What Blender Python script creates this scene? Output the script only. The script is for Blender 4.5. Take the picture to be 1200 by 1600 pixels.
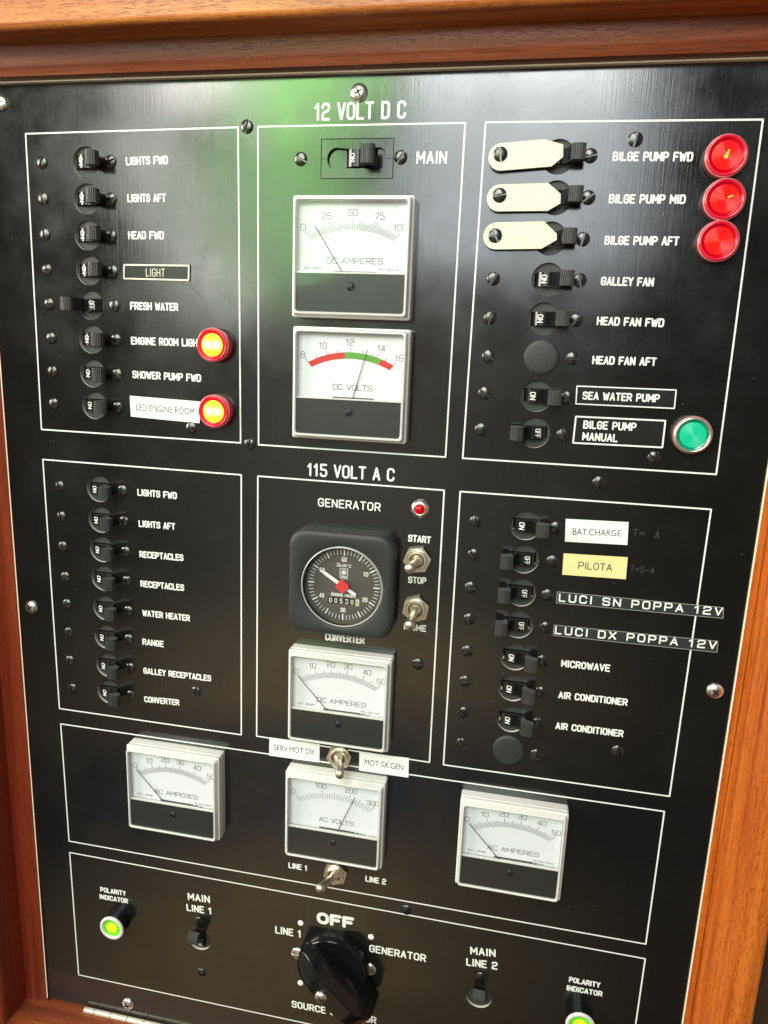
import bpy, math, random
from mathutils import Vector, Matrix
random.seed(7)
for o in list(bpy.data.objects): bpy.data.objects.remove(o)
SC = bpy.context.scene
COL = SC.collection
PI = math.pi

# All sizes below are millimetres on the panel: u to the right, v up, w out of the panel.
def V(u, v, w=0.0): return Vector((u, -w, v)) * 0.001

# ------------------------------------------------------------------ camera
cam = bpy.data.cameras.new('camera'); co = bpy.data.objects.new('camera', cam); COL.objects.link(co)
R = ((0.9797163272, -0.0382434044, 0.1967062790), (0.0794834828, 0.9752622753, -0.2062665031), (-0.1839518799, 0.2177175609, 0.9585200934))
def cw(r): return Vector((r[0], r[2], -r[1]))
rx, ry, rz = cw(R[0]), -cw(R[1]), -cw(R[2])
M = Matrix(((rx.x, ry.x, rz.x), (rx.y, ry.y, rz.y), (rx.z, ry.z, rz.z))).to_4x4()
M.translation = V(283.251, -108.258, 387.54)
co.matrix_world = M
cam.sensor_fit = 'HORIZONTAL'; cam.sensor_width = 36.0; cam.lens = 1142.22 / 1200 * 36
cam.clip_start = 0.01; cam.clip_end = 50
cam.dof.use_dof = False
SC.camera = co
SC.render.resolution_x = 768; SC.render.resolution_y = 1024

# ------------------------------------------------------------------ world and lamps
wd = bpy.data.worlds.new('World'); SC.world = wd; wd.use_nodes = True
nt = wd.node_tree; nt.nodes.clear()
def wn(t, **k):
    n = nt.nodes.new(t)
    for a, b in k.items(): setattr(n, a, b)
    return n
tc = wn('ShaderNodeTexCoord'); sep = wn('ShaderNodeSeparateXYZ'); nt.links.new(tc.outputs['Generated'], sep.inputs[0])
rmp = wn('ShaderNodeValToRGB'); mr = wn('ShaderNodeMapRange'); mr.inputs[1].default_value = -1; mr.inputs[2].default_value = 1
nt.links.new(sep.outputs['Z'], mr.inputs[0]); nt.links.new(mr.outputs[0], rmp.inputs[0])
cr = rmp.color_ramp
cr.elements[0].position = 0.0; cr.elements[0].color = (0.04, 0.022, 0.012, 1)
cr.elements[1].position = 1.0; cr.elements[1].color = (0.75, 0.73, 0.70, 1)
for p, c in ((0.10, (0.06, 0.035, 0.018, 1)), (0.15, (1.15, 0.80, 0.38, 1)), (0.195, (1.15, 0.80, 0.40, 1)), (0.208, (0.26, 0.30, 0.40, 1)), (0.255, (0.24, 0.27, 0.34, 1)),
             (0.275, (1.9, 1.35, 0.70, 1)), (0.315, (1.7, 1.3, 0.75, 1)), (0.335, (0.55, 0.53, 0.42, 1)), (0.40, (0.80, 0.74, 0.60, 1)), (0.50, (0.80, 0.67, 0.58, 1)), (0.62, (0.75, 0.68, 0.62, 1))):
    e = cr.elements.new(p); e.color = c
rx2 = wn('ShaderNodeValToRGB'); mr2 = wn('ShaderNodeMapRange'); mr2.inputs[1].default_value = -1; mr2.inputs[2].default_value = 1
nt.links.new(sep.outputs['X'], mr2.inputs[0]); nt.links.new(mr2.outputs[0], rx2.inputs[0])
c2 = rx2.color_ramp; c2.elements[0].position = 0.0; c2.elements[0].color = (.9, .9, .9, 1); c2.elements[1].position = 1.0; c2.elements[1].color = (.5, .5, .5, 1)
for p, c in ((0.14, .6), (0.18, .08), (0.24, .10), (0.29, .45), (0.36, .95), (0.42, .9), (0.46, .65), (0.50, .4), (0.55, .22), (0.59, .04), (0.68, .03), (0.82, .5)):
    e = c2.elements.new(p); e.color = (c, c, c, 1)
mul = wn('ShaderNodeMix'); mul.data_type = 'RGBA'; mul.blend_type = 'MULTIPLY'; mul.inputs[0].default_value = 1
nt.links.new(rmp.outputs[0], mul.inputs[6]); nt.links.new(rx2.outputs[0], mul.inputs[7])
bg = wn('ShaderNodeBackground'); bg.inputs[1].default_value = 0.62
wo = wn('ShaderNodeOutputWorld'); nt.links.new(mul.outputs[2], bg.inputs[0]); nt.links.new(bg.outputs[0], wo.inputs[0])

def area(name, u, v, w, su, sv, col, power, target=(200, -200, 0)):
    l = bpy.data.lights.new(name, 'AREA'); l.shape = 'RECTANGLE'; l.size = su * .001; l.size_y = sv * .001
    l.color = col; l.energy = power
    o = bpy.data.objects.new(name, l); COL.objects.link(o); o.location = V(u, v, w)
    d = (V(*target) - V(u, v, w)).normalized(); o.rotation_euler = d.to_track_quat('-Z', 'Z').to_euler()
    return o
area('window_light', 200, 730, 1500, 540, 540, (0.95, 1.0, 0.99), 11.5)
area('lower_window_light', 215, 270, 1500, 560, 360, (0.88, 0.95, 1.0), 3.6)
area('garden_window_light', -365, 700, 1500, 340, 560, (0.42, 1.0, 0.27), 5.6)
area('lower_garden_window_light', -340, 230, 1500, 300, 380, (0.46, 1.0, 0.34), 1.8)
area('left_window_light', -690, 720, 1500, 240, 480, (1.0, 0.94, 0.90), 6.5)
area('lower_left_window_light', -640, 180, 1500, 200, 560, (0.95, 1.0, 0.88), 2.0)
area('overhead_fill_light', -200, 1350, 1300, 900, 620, (1.0, 0.92, 1.0), 19)  # unseen overhead fill, added to raise the diffuse light from above
area('side_light', -1350, 250, 700, 700, 700, (1.0, 0.90, 0.82), 30)

SC.view_settings.view_transform = 'Standard'; SC.view_settings.look = 'None'
SC.view_settings.exposure = 0.0; SC.view_settings.gamma = 1.0; SC.view_settings.use_curve_mapping = False
SC.render.engine = 'CYCLES'
SC.cycles.max_bounces = 10; SC.cycles.transparent_max_bounces = 16; SC.cycles.sample_clamp_indirect = 6.0

# ------------------------------------------------------------------ materials
def newmat(name):
    m = bpy.data.materials.new(name); m.use_nodes = True
    return m, m.node_tree, m.node_tree.nodes['Principled BSDF']
def P(name, col, rough=0.5, metal=0.0, spec=0.5, coat=0.0, coat_r=0.1, emit=None, es=0.0, trans=0.0, ior=1.45, bump=0.0, bscale=900.0, var=0.0, rvar=0.0):
    m, t, b = newmat(name)
    b.inputs['Base Color'].default_value = (*col, 1); b.inputs['Roughness'].default_value = rough
    b.inputs['Metallic'].default_value = metal; b.inputs['Specular IOR Level'].default_value = spec
    b.inputs['Coat Weight'].default_value = coat; b.inputs['Coat Roughness'].default_value = coat_r
    b.inputs['Transmission Weight'].default_value = trans; b.inputs['IOR'].default_value = ior
    if emit: b.inputs['Emission Color'].default_value = (*emit, 1); b.inputs['Emission Strength'].default_value = es
    n = t.nodes.new('ShaderNodeTexNoise'); n.inputs['Scale'].default_value = bscale; n.inputs['Detail'].default_value = 4
    c = t.nodes.new('ShaderNodeTexCoord'); t.links.new(c.outputs['Object'], n.inputs['Vector'])
    if bump:
        k = t.nodes.new('ShaderNodeBump'); k.inputs['Strength'].default_value = bump; k.inputs['Distance'].default_value = 0.0002
        t.links.new(n.outputs['Fac'], k.inputs['Height']); t.links.new(k.outputs[0], b.inputs['Normal'])
    if var:
        r = t.nodes.new('ShaderNodeMix'); r.data_type = 'RGBA'
        r.inputs[6].default_value = (*[max(0, x * (1 - var)) for x in col], 1); r.inputs[7].default_value = (*[min(1, x * (1 + var)) for x in col], 1)
        t.links.new(n.outputs['Fac'], r.inputs[0]); t.links.new(r.outputs[2], b.inputs['Base Color'])
    if rvar:
        q = t.nodes.new('ShaderNodeMapRange'); q.inputs[3].default_value = max(0, rough - rvar); q.inputs[4].default_value = rough + rvar
        n2 = t.nodes.new('ShaderNodeTexNoise'); n2.inputs['Scale'].default_value = bscale * .2; n2.inputs['Detail'].default_value = 5
        t.links.new(c.outputs['Object'], n2.inputs['Vector'])
        t.links.new(n2.outputs['Fac'], q.inputs[0]); t.links.new(q.outputs[0], b.inputs['Roughness'])
    return m

def panel_material():
    m, t, b = newmat('brushed_black_panel'); N = t.nodes.new; L = t.links.new
    c = N('ShaderNodeTexCoord')
    mp = N('ShaderNodeMapping'); mp.inputs['Scale'].default_value = (2600, 2600, 45); L(c.outputs['Object'], mp.inputs[0])
    br = N('ShaderNodeTexNoise'); br.inputs['Scale'].default_value = 1.0; br.inputs['Detail'].default_value = 3; L(mp.outputs[0], br.inputs['Vector'])
    mp2 = N('ShaderNodeMapping'); mp2.inputs['Scale'].default_value = (900, 900, 14); L(c.outputs['Object'], mp2.inputs[0])
    br2 = N('ShaderNodeTexNoise'); br2.inputs['Scale'].default_value = 1.0; br2.inputs['Detail'].default_value = 3; L(mp2.outputs[0], br2.inputs['Vector'])
    cl = N('ShaderNodeTexNoise'); cl.inputs['Scale'].default_value = 22; cl.inputs['Detail'].default_value = 7; cl.inputs['Roughness'].default_value = .62; L(c.outputs['Object'], cl.inputs['Vector'])
    ad = N('ShaderNodeMath'); ad.operation = 'ADD'; L(br.outputs['Fac'], ad.inputs[0]); L(br2.outputs['Fac'], ad.inputs[1])
    bp = N('ShaderNodeBump'); bp.inputs['Strength'].default_value = .16; bp.inputs['Distance'].default_value = .0001; L(ad.outputs[0], bp.inputs['Height'])
    wv = N('ShaderNodeTexNoise'); wv.inputs['Scale'].default_value = 9; wv.inputs['Detail'].default_value = 2; L(c.outputs['Object'], wv.inputs['Vector'])
    bp2 = N('ShaderNodeBump'); bp2.inputs['Strength'].default_value = .35; bp2.inputs['Distance'].default_value = .001; L(wv.outputs['Fac'], bp2.inputs['Height']); L(bp.outputs[0], bp2.inputs['Normal'])
    L(bp2.outputs[0], b.inputs['Normal'])
    mr = N('ShaderNodeMapRange'); mr.inputs[1].default_value = .3; mr.inputs[2].default_value = .75; mr.inputs[3].default_value = .08; mr.inputs[4].default_value = .27
    L(cl.outputs['Fac'], mr.inputs[0]); L(mr.outputs[0], b.inputs['Roughness'])
    rp = N('ShaderNodeValToRGB'); rp.color_ramp.elements[0].position = .35; rp.color_ramp.elements[0].color = (.0035, .0032, .0032, 1)
    rp.color_ramp.elements[1].position = .8; rp.color_ramp.elements[1].color = (.0075, .007, .0068, 1); L(ad.outputs[0], rp.inputs[0])
    # dust specks
    vo = N('ShaderNodeTexVoronoi'); vo.inputs['Scale'].default_value = 95; L(c.outputs['Object'], vo.inputs['Vector'])
    lt = N('ShaderNodeMath'); lt.operation = 'LESS_THAN'; lt.inputs[1].default_value = .024; L(vo.outputs['Distance'], lt.inputs[0])
    mx = N('ShaderNodeMix'); mx.data_type = 'RGBA'; mx.inputs[7].default_value = (.16, .15, .14, 1); L(lt.outputs[0], mx.inputs[0]); L(rp.outputs[0], mx.inputs[6])
    L(mx.outputs[2], b.inputs['Base Color'])
    b.inputs['Specular IOR Level'].default_value = 1.0
    b.inputs['Anisotropic'].default_value = .0
    return m

def wood_material(name, axis, dark, mid, light, rough=.36, coat=.3):
    m, t, b = newmat(name); N = t.nodes.new; L = t.links.new
    c = N('ShaderNodeTexCoord')
    def mapped(s_long, s_cross, off=0.0):
        mp = N('ShaderNodeMapping'); s = [s_cross] * 3; s[axis] = s_long; mp.inputs['Scale'].default_value = s
        mp.inputs['Location'].default_value = (off, off * 1.7, off * .6)
        L(c.outputs['Object'], mp.inputs[0]); return mp.outputs[0]
    g = N('ShaderNodeTexNoise'); g.inputs['Scale'].default_value = 1; g.inputs['Detail'].default_value = 6; g.inputs['Roughness'].default_value = .6; g.inputs['Distortion'].default_value = .4; L(mapped(5, 150), g.inputs['Vector'])
    s = N('ShaderNodeTexNoise'); s.inputs['Scale'].default_value = 1; s.inputs['Detail'].default_value = 4; L(mapped(60, 1300, 3), s.inputs['Vector'])
    pz = N('ShaderNodeTexNoise'); pz.inputs['Scale'].default_value = 1; pz.inputs['Detail'].default_value = 2; L(mapped(230, 2300, 7), pz.inputs['Vector'])
    big = N('ShaderNodeTexNoise'); big.inputs['Scale'].default_value = 1; big.inputs['Detail'].default_value = 2; L(mapped(4, 22, 11), big.inputs['Vector'])
    a1 = N('ShaderNodeMath'); a1.operation = 'MULTIPLY_ADD'; a1.inputs[1].default_value = .3; L(s.outputs['Fac'], a1.inputs[0]); L(g.outputs['Fac'], a1.inputs[2])
    a2 = N('ShaderNodeMath'); a2.operation = 'MULTIPLY_ADD'; a2.inputs[1].default_value = .35; L(big.outputs['Fac'], a2.inputs[0]); L(a1.outputs[0], a2.inputs[2])
    rp = N('ShaderNodeValToRGB'); e = rp.color_ramp.elements
    e[0].position = .58; e[0].color = (*dark, 1); e[1].position = 1.02; e[1].color = (*light, 1)
    k = e.new(.80); k.color = (*mid, 1); L(a2.outputs[0], rp.inputs[0])
    pr = N('ShaderNodeMapRange'); pr.inputs[1].default_value = .55; pr.inputs[2].default_value = .66; L(pz.outputs['Fac'], pr.inputs[0])
    mx = N('ShaderNodeMix'); mx.data_type = 'RGBA'; mx.inputs[7].default_value = (*[x * .45 for x in dark], 1)
    sc = N('ShaderNodeMath'); sc.operation = 'MULTIPLY'; sc.inputs[1].default_value = .55; L(pr.outputs[0], sc.inputs[0])
    L(sc.outputs[0], mx.inputs[0]); L(rp.outputs[0], mx.inputs[6]); L(mx.outputs[2], b.inputs['Base Color'])
    bp = N('ShaderNodeBump'); bp.inputs['Strength'].default_value = .25; bp.inputs['Distance'].default_value = .0003
    ih = N('ShaderNodeMath'); ih.operation = 'SUBTRACT'; ih.inputs[0].default_value = 1; L(pr.outputs[0], ih.inputs[1])
    ad = N('ShaderNodeMath'); ad.operation = 'MULTIPLY_ADD'; ad.inputs[1].default_value = .5; L(s.outputs['Fac'], ad.inputs[0]); L(ih.outputs[0], ad.inputs[2])
    L(ad.outputs[0], bp.inputs['Height']); L(bp.outputs[0], b.inputs['Normal'])
    b.inputs['Roughness'].default_value = rough; b.inputs['Coat Weight'].default_value = coat; b.inputs['Coat Roughness'].default_value = .22
    L(bp.outputs[0], b.inputs['Coat Normal'])
    b.inputs['Specular IOR Level'].default_value = .4
    return m

def hot_material():
    # a lamp core: yellow all over, whiter towards the two bulbs behind it
    m, t, b = newmat('glowing_core'); N = t.nodes.new; L = t.links.new
    c = N('ShaderNodeTexCoord'); fs = []
    for x in (-2.4, 2.4):
        d = N('ShaderNodeVectorMath'); d.operation = 'DISTANCE'; d.inputs[1].default_value = V(x, 0, 6.4); L(c.outputs['Object'], d.inputs[0])
        q = N('ShaderNodeMapRange'); q.interpolation_type = 'SMOOTHSTEP'; q.inputs[1].default_value = .0036; q.inputs[2].default_value = .0006; L(d.outputs['Value'], q.inputs[0]); fs.append(q.outputs[0])
    mx = N('ShaderNodeMath'); mx.operation = 'MAXIMUM'; L(fs[0], mx.inputs[0]); L(fs[1], mx.inputs[1])
    k = N('ShaderNodeMix'); k.data_type = 'RGBA'; k.inputs[6].default_value = (1, .58, 0, 1); k.inputs[7].default_value = (1, .97, .72, 1); L(mx.outputs[0], k.inputs[0])
    L(k.outputs[2], b.inputs['Emission Color']); b.inputs['Emission Strength'].default_value = 1.35
    b.inputs['Base Color'].default_value = (.4, .25, .0, 1); b.inputs['Roughness'].default_value = .35
    return m
def clear_material():
    m, t, b = newmat('clear_plastic'); t.nodes.remove(b); N = t.nodes.new; L = t.links.new
    o = t.nodes['Material Output']; mx = N('ShaderNodeMixShader'); tr = N('ShaderNodeBsdfTransparent'); gl = N('ShaderNodeBsdfGlossy'); fr = N('ShaderNodeFresnel')
    ge = N('ShaderNodeNewGeometry'); im = N('ShaderNodeMapRange'); im.inputs[3].default_value = 1.5; im.inputs[4].default_value = 1 / 1.5
    L(ge.outputs['Backfacing'], im.inputs[0]); L(im.outputs[0], fr.inputs[0]); gl.inputs['Roughness'].default_value = .06; tr.inputs[0].default_value = (.97, .975, .97, 1)
    n = N('ShaderNodeTexNoise'); n.inputs['Scale'].default_value = 60; bp = N('ShaderNodeBump'); bp.inputs['Strength'].default_value = .06; bp.inputs['Distance'].default_value = .001
    c = N('ShaderNodeTexCoord'); L(c.outputs['Object'], n.inputs['Vector']); L(n.outputs['Fac'], bp.inputs['Height']); L(bp.outputs[0], gl.inputs['Normal'])
    L(fr.outputs[0], mx.inputs[0]); L(tr.outputs[0], mx.inputs[1]); L(gl.outputs[0], mx.inputs[2]); L(mx.outputs[0], o.inputs[0])
    return m

MAT = dict(
    panel=panel_material(),
    alu=P('bare_metal_edge', (.78, .73, .64), .5, .15, bump=.1),
    ink=P('white_engraving', (.78, .77, .73), .55, bump=.2, bscale=1500, var=.06),
    plastic=P('black_plastic', (.05, .049, .046), .42, spec=.5, bump=.12, bscale=1800, rvar=.08),
    face=P('grey_breaker_face', (.035, .034, .032), .5, bump=.25, bscale=2200, rvar=.1),
    void=P('dark_recess', (.003, .003, .003), .7),
    drum=P('gloss_black_drum', (.008, .008, .008), .16, spec=.6, rvar=.05),
    screw=P('black_oxide_screw', (.095, .092, .086), .24, .9, bump=.2, bscale=2500, var=.4, rvar=.12),
    steel=P('stainless_screw', (.78, .74, .68), .33, 1.0, bump=.1, bscale=2000, rvar=.1),
    white_metal=P('bright_rim', (.86, .84, .80), .25, .35, coat=.4),
    nickel=P('nickel_plate', (.78, .71, .60), .34, 1.0, bump=.08, bscale=1500, rvar=.12),
    cream=P('cream_plastic', (.66, .65, .48), .42, spec=.4, coat=.2, bump=.1, bscale=160, var=.10),
    clear=clear_material(),
    shell=P('ivory_clear_shell', (.90, .875, .82), .16, spec=.6, trans=.3, ior=1.3, coat=.4, bump=.05, bscale=300),
    inner=P('inner_grey_frame', (.60, .59, .55), .25, trans=.4),
    dial=P('white_dial', (.75, .75, .78), .6, var=.015, bscale=60),
    mask=P('charcoal_mask', (.022, .022, .022), .36, spec=.6, bump=.35, bscale=4000, rvar=.08),
    print=P('dial_print', (.10, .10, .095), .6),
    needle=P('needle_black', (.015, .015, .015), .4),
    red_print=P('red_scale', (.72, .025, .015), .6), green_print=P('green_scale', (.13, .42, .03), .6),
    bezel=P('rubber_bezel', (.026, .027, .027), .5, bump=.3, bscale=3500, rvar=.06),
    black_dial=P('black_dial', (.085, .072, .066), .45),
    dial_white=P('dial_white_print', (.75, .74, .70), .6),
    hub=P('red_hub', (.62, .04, .04), .5),
    lens_red=P('red_lens', (.25, .001, .006), .2, spec=.3, emit=(1, .0, .02), es=.30),
    core_red=P('red_lens_core', (.38, .001, .001), .38, spec=.3, coat=.2, emit=(1, .004, .002), es=.85),
    rim_red=P('red_lens_rim', (.45, .012, .03), .14, coat=.8, emit=(1, .004, .03), es=.22),
    lens_ring=P('pale_pink_ring', (.70, .32, .32), .25, .2, coat=.5),
    filament=P('orange_filament', (.9, .3, .02), .4, emit=(1, .33, .02), es=1.0),
    glow=hot_material(),
    lens_lit=P('lit_red_lens', (.45, .003, .01), .2, spec=.3, emit=(1, .006, .02), es=1.1),
    lens_green=P('green_lens', (.0, .22, .13), .16, coat=.7, emit=(.0, .5, .28), es=.06),
    core_green=P('green_lens_core', (.0, .36, .19), .42, coat=.15, emit=(.0, .8, .42), es=.22),
    pol_core=P('yellow_green_core', (.45, .75, .02), .25, coat=.4, emit=(.62, .95, .01), es=.62),
    pol_ring=P('green_ring', (.10, .55, .02), .2, coat=.6, emit=(.14, .65, .01), es=.32),
    pol_mid=P('amber_core', (.8, .6, .02), .25, emit=(1, .62, .01), es=.7),
    knob=P('gloss_black_knob', (.006, .006, .006), .17, spec=.42, bump=.03, bscale=150, rvar=.06),
    paper=P('white_label_paper', (.84, .84, .80), .5, bump=.05, bscale=700, var=.02),
    yellow=P('yellow_label_paper', (.78, .66, .30), .5, bump=.05, bscale=700, var=.03),
    text_dark=P('label_print', (.05, .05, .06), .6),
    tape=P('embossing_tape', (.03, .032, .033), .3, coat=.3, bump=.1, bscale=500, rvar=.1),
    tape_edge=P('tape_edge', (.30, .29, .26), .5),
    tape_text=P('embossed_white', (.80, .79, .74), .5, bump=.2, bscale=1500, var=.1),
    plate=P('engraved_plate', (.012, .011, .010), .28, spec=.6, rvar=.08),
    plate_edge=P('plate_edge', (.72, .69, .55), .5, var=.1),
    film=P('clear_tape', (.035, .028, .018), .30, spec=.6, rvar=.06),
    smudge=P('adhesive_residue', (.045, .043, .04), .7, var=.5, bscale=1400),
    scuff=P('pale_scuff', (.10, .095, .085), .5, var=.6, bscale=900),
    bulk=P('bulkhead_board', (.05, .022, .012), .5, bump=.2, bscale=200, var=.3),
    gap=P('pale_edge_strip', (.88, .76, .58), .6, var=.1, bscale=300),
    brass=P('pale_brass', (.82, .77, .60), .35, .55, bump=.1, bscale=600, rvar=.1),
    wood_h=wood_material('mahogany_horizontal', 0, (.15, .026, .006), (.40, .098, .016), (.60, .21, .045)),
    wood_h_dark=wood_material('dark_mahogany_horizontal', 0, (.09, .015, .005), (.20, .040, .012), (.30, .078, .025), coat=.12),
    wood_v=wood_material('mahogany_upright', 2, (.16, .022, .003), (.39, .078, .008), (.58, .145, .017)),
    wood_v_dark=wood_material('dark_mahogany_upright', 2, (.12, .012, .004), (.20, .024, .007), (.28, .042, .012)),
)

# ------------------------------------------------------------------ mesh builder
class MB:
    def __init__(s): s.v = []; s.f = []; s.sm = []
    def add(s, pts, faces, smooth=False):
        n = len(s.v); s.v += [tuple(p) for p in pts]; s.f += [tuple(i + n for i in f) for f in faces]; s.sm += [smooth] * len(faces)
        return s
    def box(s, u0, u1, v0, v1, w0, w1):
        p = [(u0, v0, w0), (u1, v0, w0), (u1, v1, w0), (u0, v1, w0), (u0, v0, w1), (u1, v0, w1), (u1, v1, w1), (u0, v1, w1)]
        return s.add(p, [(3, 2, 1, 0), (4, 5, 6, 7), (0, 1, 5, 4), (1, 2, 6, 5), (2, 3, 7, 6), (3, 0, 4, 7)])
    def quad(s, a, b, c, d, w): return s.add([(*a, w), (*b, w), (*c, w), (*d, w)], [(0, 1, 2, 3)])
    def prism(s, pts, w0, w1, smooth=False):
        n = len(pts); p = [(x, y, w0) for x, y in pts] + [(x, y, w1) for x, y in pts]
        f = [tuple(range(n - 1, -1, -1)), tuple(range(n, 2 * n))]
        s.add(p, f)
        return s.add(p, [(i, (i + 1) % n, n + (i + 1) % n, n + i) for i in range(n)], smooth)
    def loft(s, rings, cap0=False, cap1=False, smooth=True, closed=True):
        n = len(rings[0]); p = [q for r in rings for q in r]; f = []
        for k in range(len(rings) - 1):
            for i in range(n if closed else n - 1):
                j = (i + 1) % n; f.append((k * n + i, k * n + j, (k + 1) * n + j, (k + 1) * n + i))
        s.add(p, f, smooth)
        if cap0: s.add(rings[0], [tuple(range(n - 1, -1, -1))])
        if cap1: s.add(rings[-1], [tuple(range(n))])
        return s
    def lathe(s, prof, seg=40, cu=0, cv=0, cap0=False, cap1=False, smooth=True):
        rings = [[(cu + r * math.cos(2 * PI * i / seg), cv + r * math.sin(2 * PI * i / seg), w) for i in range(seg)] for r, w in prof]
        return s.loft(rings, cap0, cap1, smooth)
    def rod(s, a, b, r0, r1, seg=16, cap=True):
        a = Vector(a); b = Vector(b); d = (b - a).normalized(); x = d.orthogonal().normalized(); y = d.cross(x)
        rings = [[tuple(c + (x * math.cos(t) + y * math.sin(t)) * r) for t in [2 * PI * i / seg for i in range(seg)]] for c, r in ((a, r0), (b, r1))]
        return s.loft(rings, cap, cap)
    def build(s, name, mat, parent=None, loc=None, sharp=35, bevel=0):
        me = bpy.data.meshes.new(name)
        me.from_pydata([V(*p) for p in s.v], [], s.f)
        me.polygons.foreach_set('use_smooth', s.sm)
        me.update(); me.validate()
        if any(s.sm): me.set_sharp_from_angle(angle=math.radians(sharp))
        me.materials.append(mat)
        o = bpy.data.objects.new(name, me); COL.objects.link(o)
        if parent: o.parent = parent
        if loc: o.location = V(*loc)
        if bevel:
            b = o.modifiers.new('bevel', 'BEVEL'); b.width = bevel * .001; b.segments = 2; b.limit_method = 'ANGLE'; b.angle_limit = math.radians(40)
        return o

def empty(name, u, v, w=0, rot=0):
    o = bpy.data.objects.new(name, None); o.empty_display_size = .005; COL.objects.link(o); o.location = V(u, v, w)
    o.rotation_euler = (0, -rot, 0)
    return o
def tag(o, label=None, cat=None, group=None, kind=None):
    if label: o['label'] = label
    if cat: o['category'] = cat
    if group: o['group'] = group
    if kind: o['kind'] = kind
    return o
def copy_tree(o, parent=None):
    c = o.copy(); COL.objects.link(c); c.parent = parent
    for ch in list(o.children): copy_tree(ch, c)
    return c
def rrect(hw, hh, r, w, n=6, cu=0, cv=0):
    r = max(r, .01); out = []
    for k, (sx, sy) in enumerate(((1, 1), (-1, 1), (-1, -1), (1, -1))):
        for i in range(n + 1):
            a = PI / 2 * (k + i / n); out.append((cu + sx * (hw - r) + r * math.cos(a), cv + sy * (hh - r) + r * math.sin(a), w))
    return out

# ------------------------------------------------------------------ stroke lettering
# corner flag 1 keeps a corner sharp (strokes break there); others are rounded
S_ = {
 'A': [[(0, 0), (.5, 1, 1), (1, 0)], [(.17, .3), (.83, .3)]],
 'B': [[(0, .53), (0, 1, 1), (.93, 1), (.93, .53), (0, .53, 1)], [(0, .53), (1, .53), (1, 0), (0, 0, 1), (0, .53)]],
 'C': [[(1, .76), (1, 1), (0, 1), (0, 0), (1, 0), (1, .24)]],
 'D': [[(0, 0), (0, 1, 1), (1, 1), (1, 0), (0, 0)]],
 'E': [[(1, 1), (0, 1, 1), (0, 0, 1), (1, 0)], [(0, .52), (.85, .52)]],
 'F': [[(1, 1), (0, 1, 1), (0, 0)], [(0, .5), (.82, .5)]],
 'G': [[(1, .76), (1, 1), (0, 1), (0, 0), (1, 0), (1, .48, 1), (.55, .48)]],
 'H': [[(0, 0), (0, 1)], [(1, 0), (1, 1)], [(0, .52), (1, .52)]],
 'I': [[(.5, 0), (.5, 1)]],
 'J': [[(1, 1), (1, 0), (0, 0), (0, .25)]],
 'K': [[(0, 0), (0, 1)], [(1, 1), (0, .42)], [(.33, .6), (1, 0)]],
 'L': [[(0, 1), (0, 0, 1), (1, 0)]],
 'M': [[(0, 0), (0, 1, 1), (.5, .32, 1), (1, 1, 1), (1, 0)]],
 'N': [[(0, 0), (0, 1, 1), (1, 0, 1), (1, 1)]],
 'O': [[(.5, 1), (0, 1), (0, 0), (1, 0), (1, 1), (.5, 1)]],
 'P': [[(0, 0), (0, 1, 1), (1, 1), (1, .44), (0, .44)]],
 'Q': [[(.5, 1), (0, 1), (0, 0), (1, 0), (1, 1), (.5, 1)], [(.6, .25), (1.05, -.08)]],
 'R': [[(0, 0), (0, 1, 1), (1, 1), (1, .46), (0, .46)], [(.5, .46), (1, 0)]],
 'S': [[(1, .8), (1, 1), (0, 1), (0, .52), (1, .52), (1, 0), (0, 0), (0, .2)]],
 'T': [[(0, 1), (1, 1)], [(.5, 1), (.5, 0)]],
 'U': [[(0, 1), (0, 0), (1, 0), (1, 1)]],
 'V': [[(0, 1), (.5, 0, 1), (1, 1)]],
 'W': [[(0, 1), (.25, 0, 1), (.5, .8, 1), (.75, 0, 1), (1, 1)]],
 'X': [[(0, 0), (1, 1)], [(0, 1), (1, 0)]],
 'Y': [[(0, 1), (.5, .48, 1), (1, 1)], [(.5, .48), (.5, 0)]],
 'Z': [[(0, 1), (1, 1, 1), (0, 0, 1), (1, 0)]],
 '0': [[(.5, 1), (0, 1), (0, 0), (1, 0), (1, 1), (.5, 1)]],
 '1': [[(0, .76), (.62, 1, 1), (.62, 0)]],
 '2': [[(0, .76), (0, 1), (1, 1), (1, .56), (0, .42), (0, 0, 1), (1, 0)]],
 '3': [[(0, .8), (0, 1), (1, 1), (1, .53), (.3, .53)], [(.5, .53), (1, .53), (1, 0), (0, 0), (0, .2)]],
 '4': [[(.74, 0), (.74, 1, 1), (0, .27, 1), (1, .27)]],
 '5': [[(.95, 1), (.05, 1, 1), (.05, .57, 1), (1, .57), (1, 0), (0, 0), (0, .2)]],
 '6': [[(.9, 1), (0, 1), (0, 0), (1, 0), (1, .56), (.02, .56)]],
 '7': [[(0, 1), (1, 1, 1), (.35, 0)]],
 '8': [[(.5, .53), (.05, .53), (.05, 1), (.95, 1), (.95, .53), (.5, .53)], [(.5, .53), (0, .53), (0, 0), (1, 0), (1, .53), (.5, .53)]],
 '9': [[(.1, 0), (1, 0), (1, 1), (0, 1), (0, .44), (.98, .44)]],
 '.': [[(.5, 0), (.5, .03)]], ':': [[(.5, .15), (.5, .2)], [(.5, .65), (.5, .7)]], '-': [[(0, .45), (1, .45)]], '/': [[(0, 0), (1, 1)]],
 '=': [[(0, .35), (1, .35)], [(0, .6), (1, .6)]],
 'u': [[(0, .7), (0, 0), (1, 0), (1, .7)]], 'a': [[(.1, .7), (1, .7), (1, 0), (0, 0), (0, .38), (1, .38)]],
 'r': [[(0, 0), (0, .7), (.9, .7)]], 'z': [[(0, .7), (1, .7, 1), (0, 0, 1), (1, 0)]],
}
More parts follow.
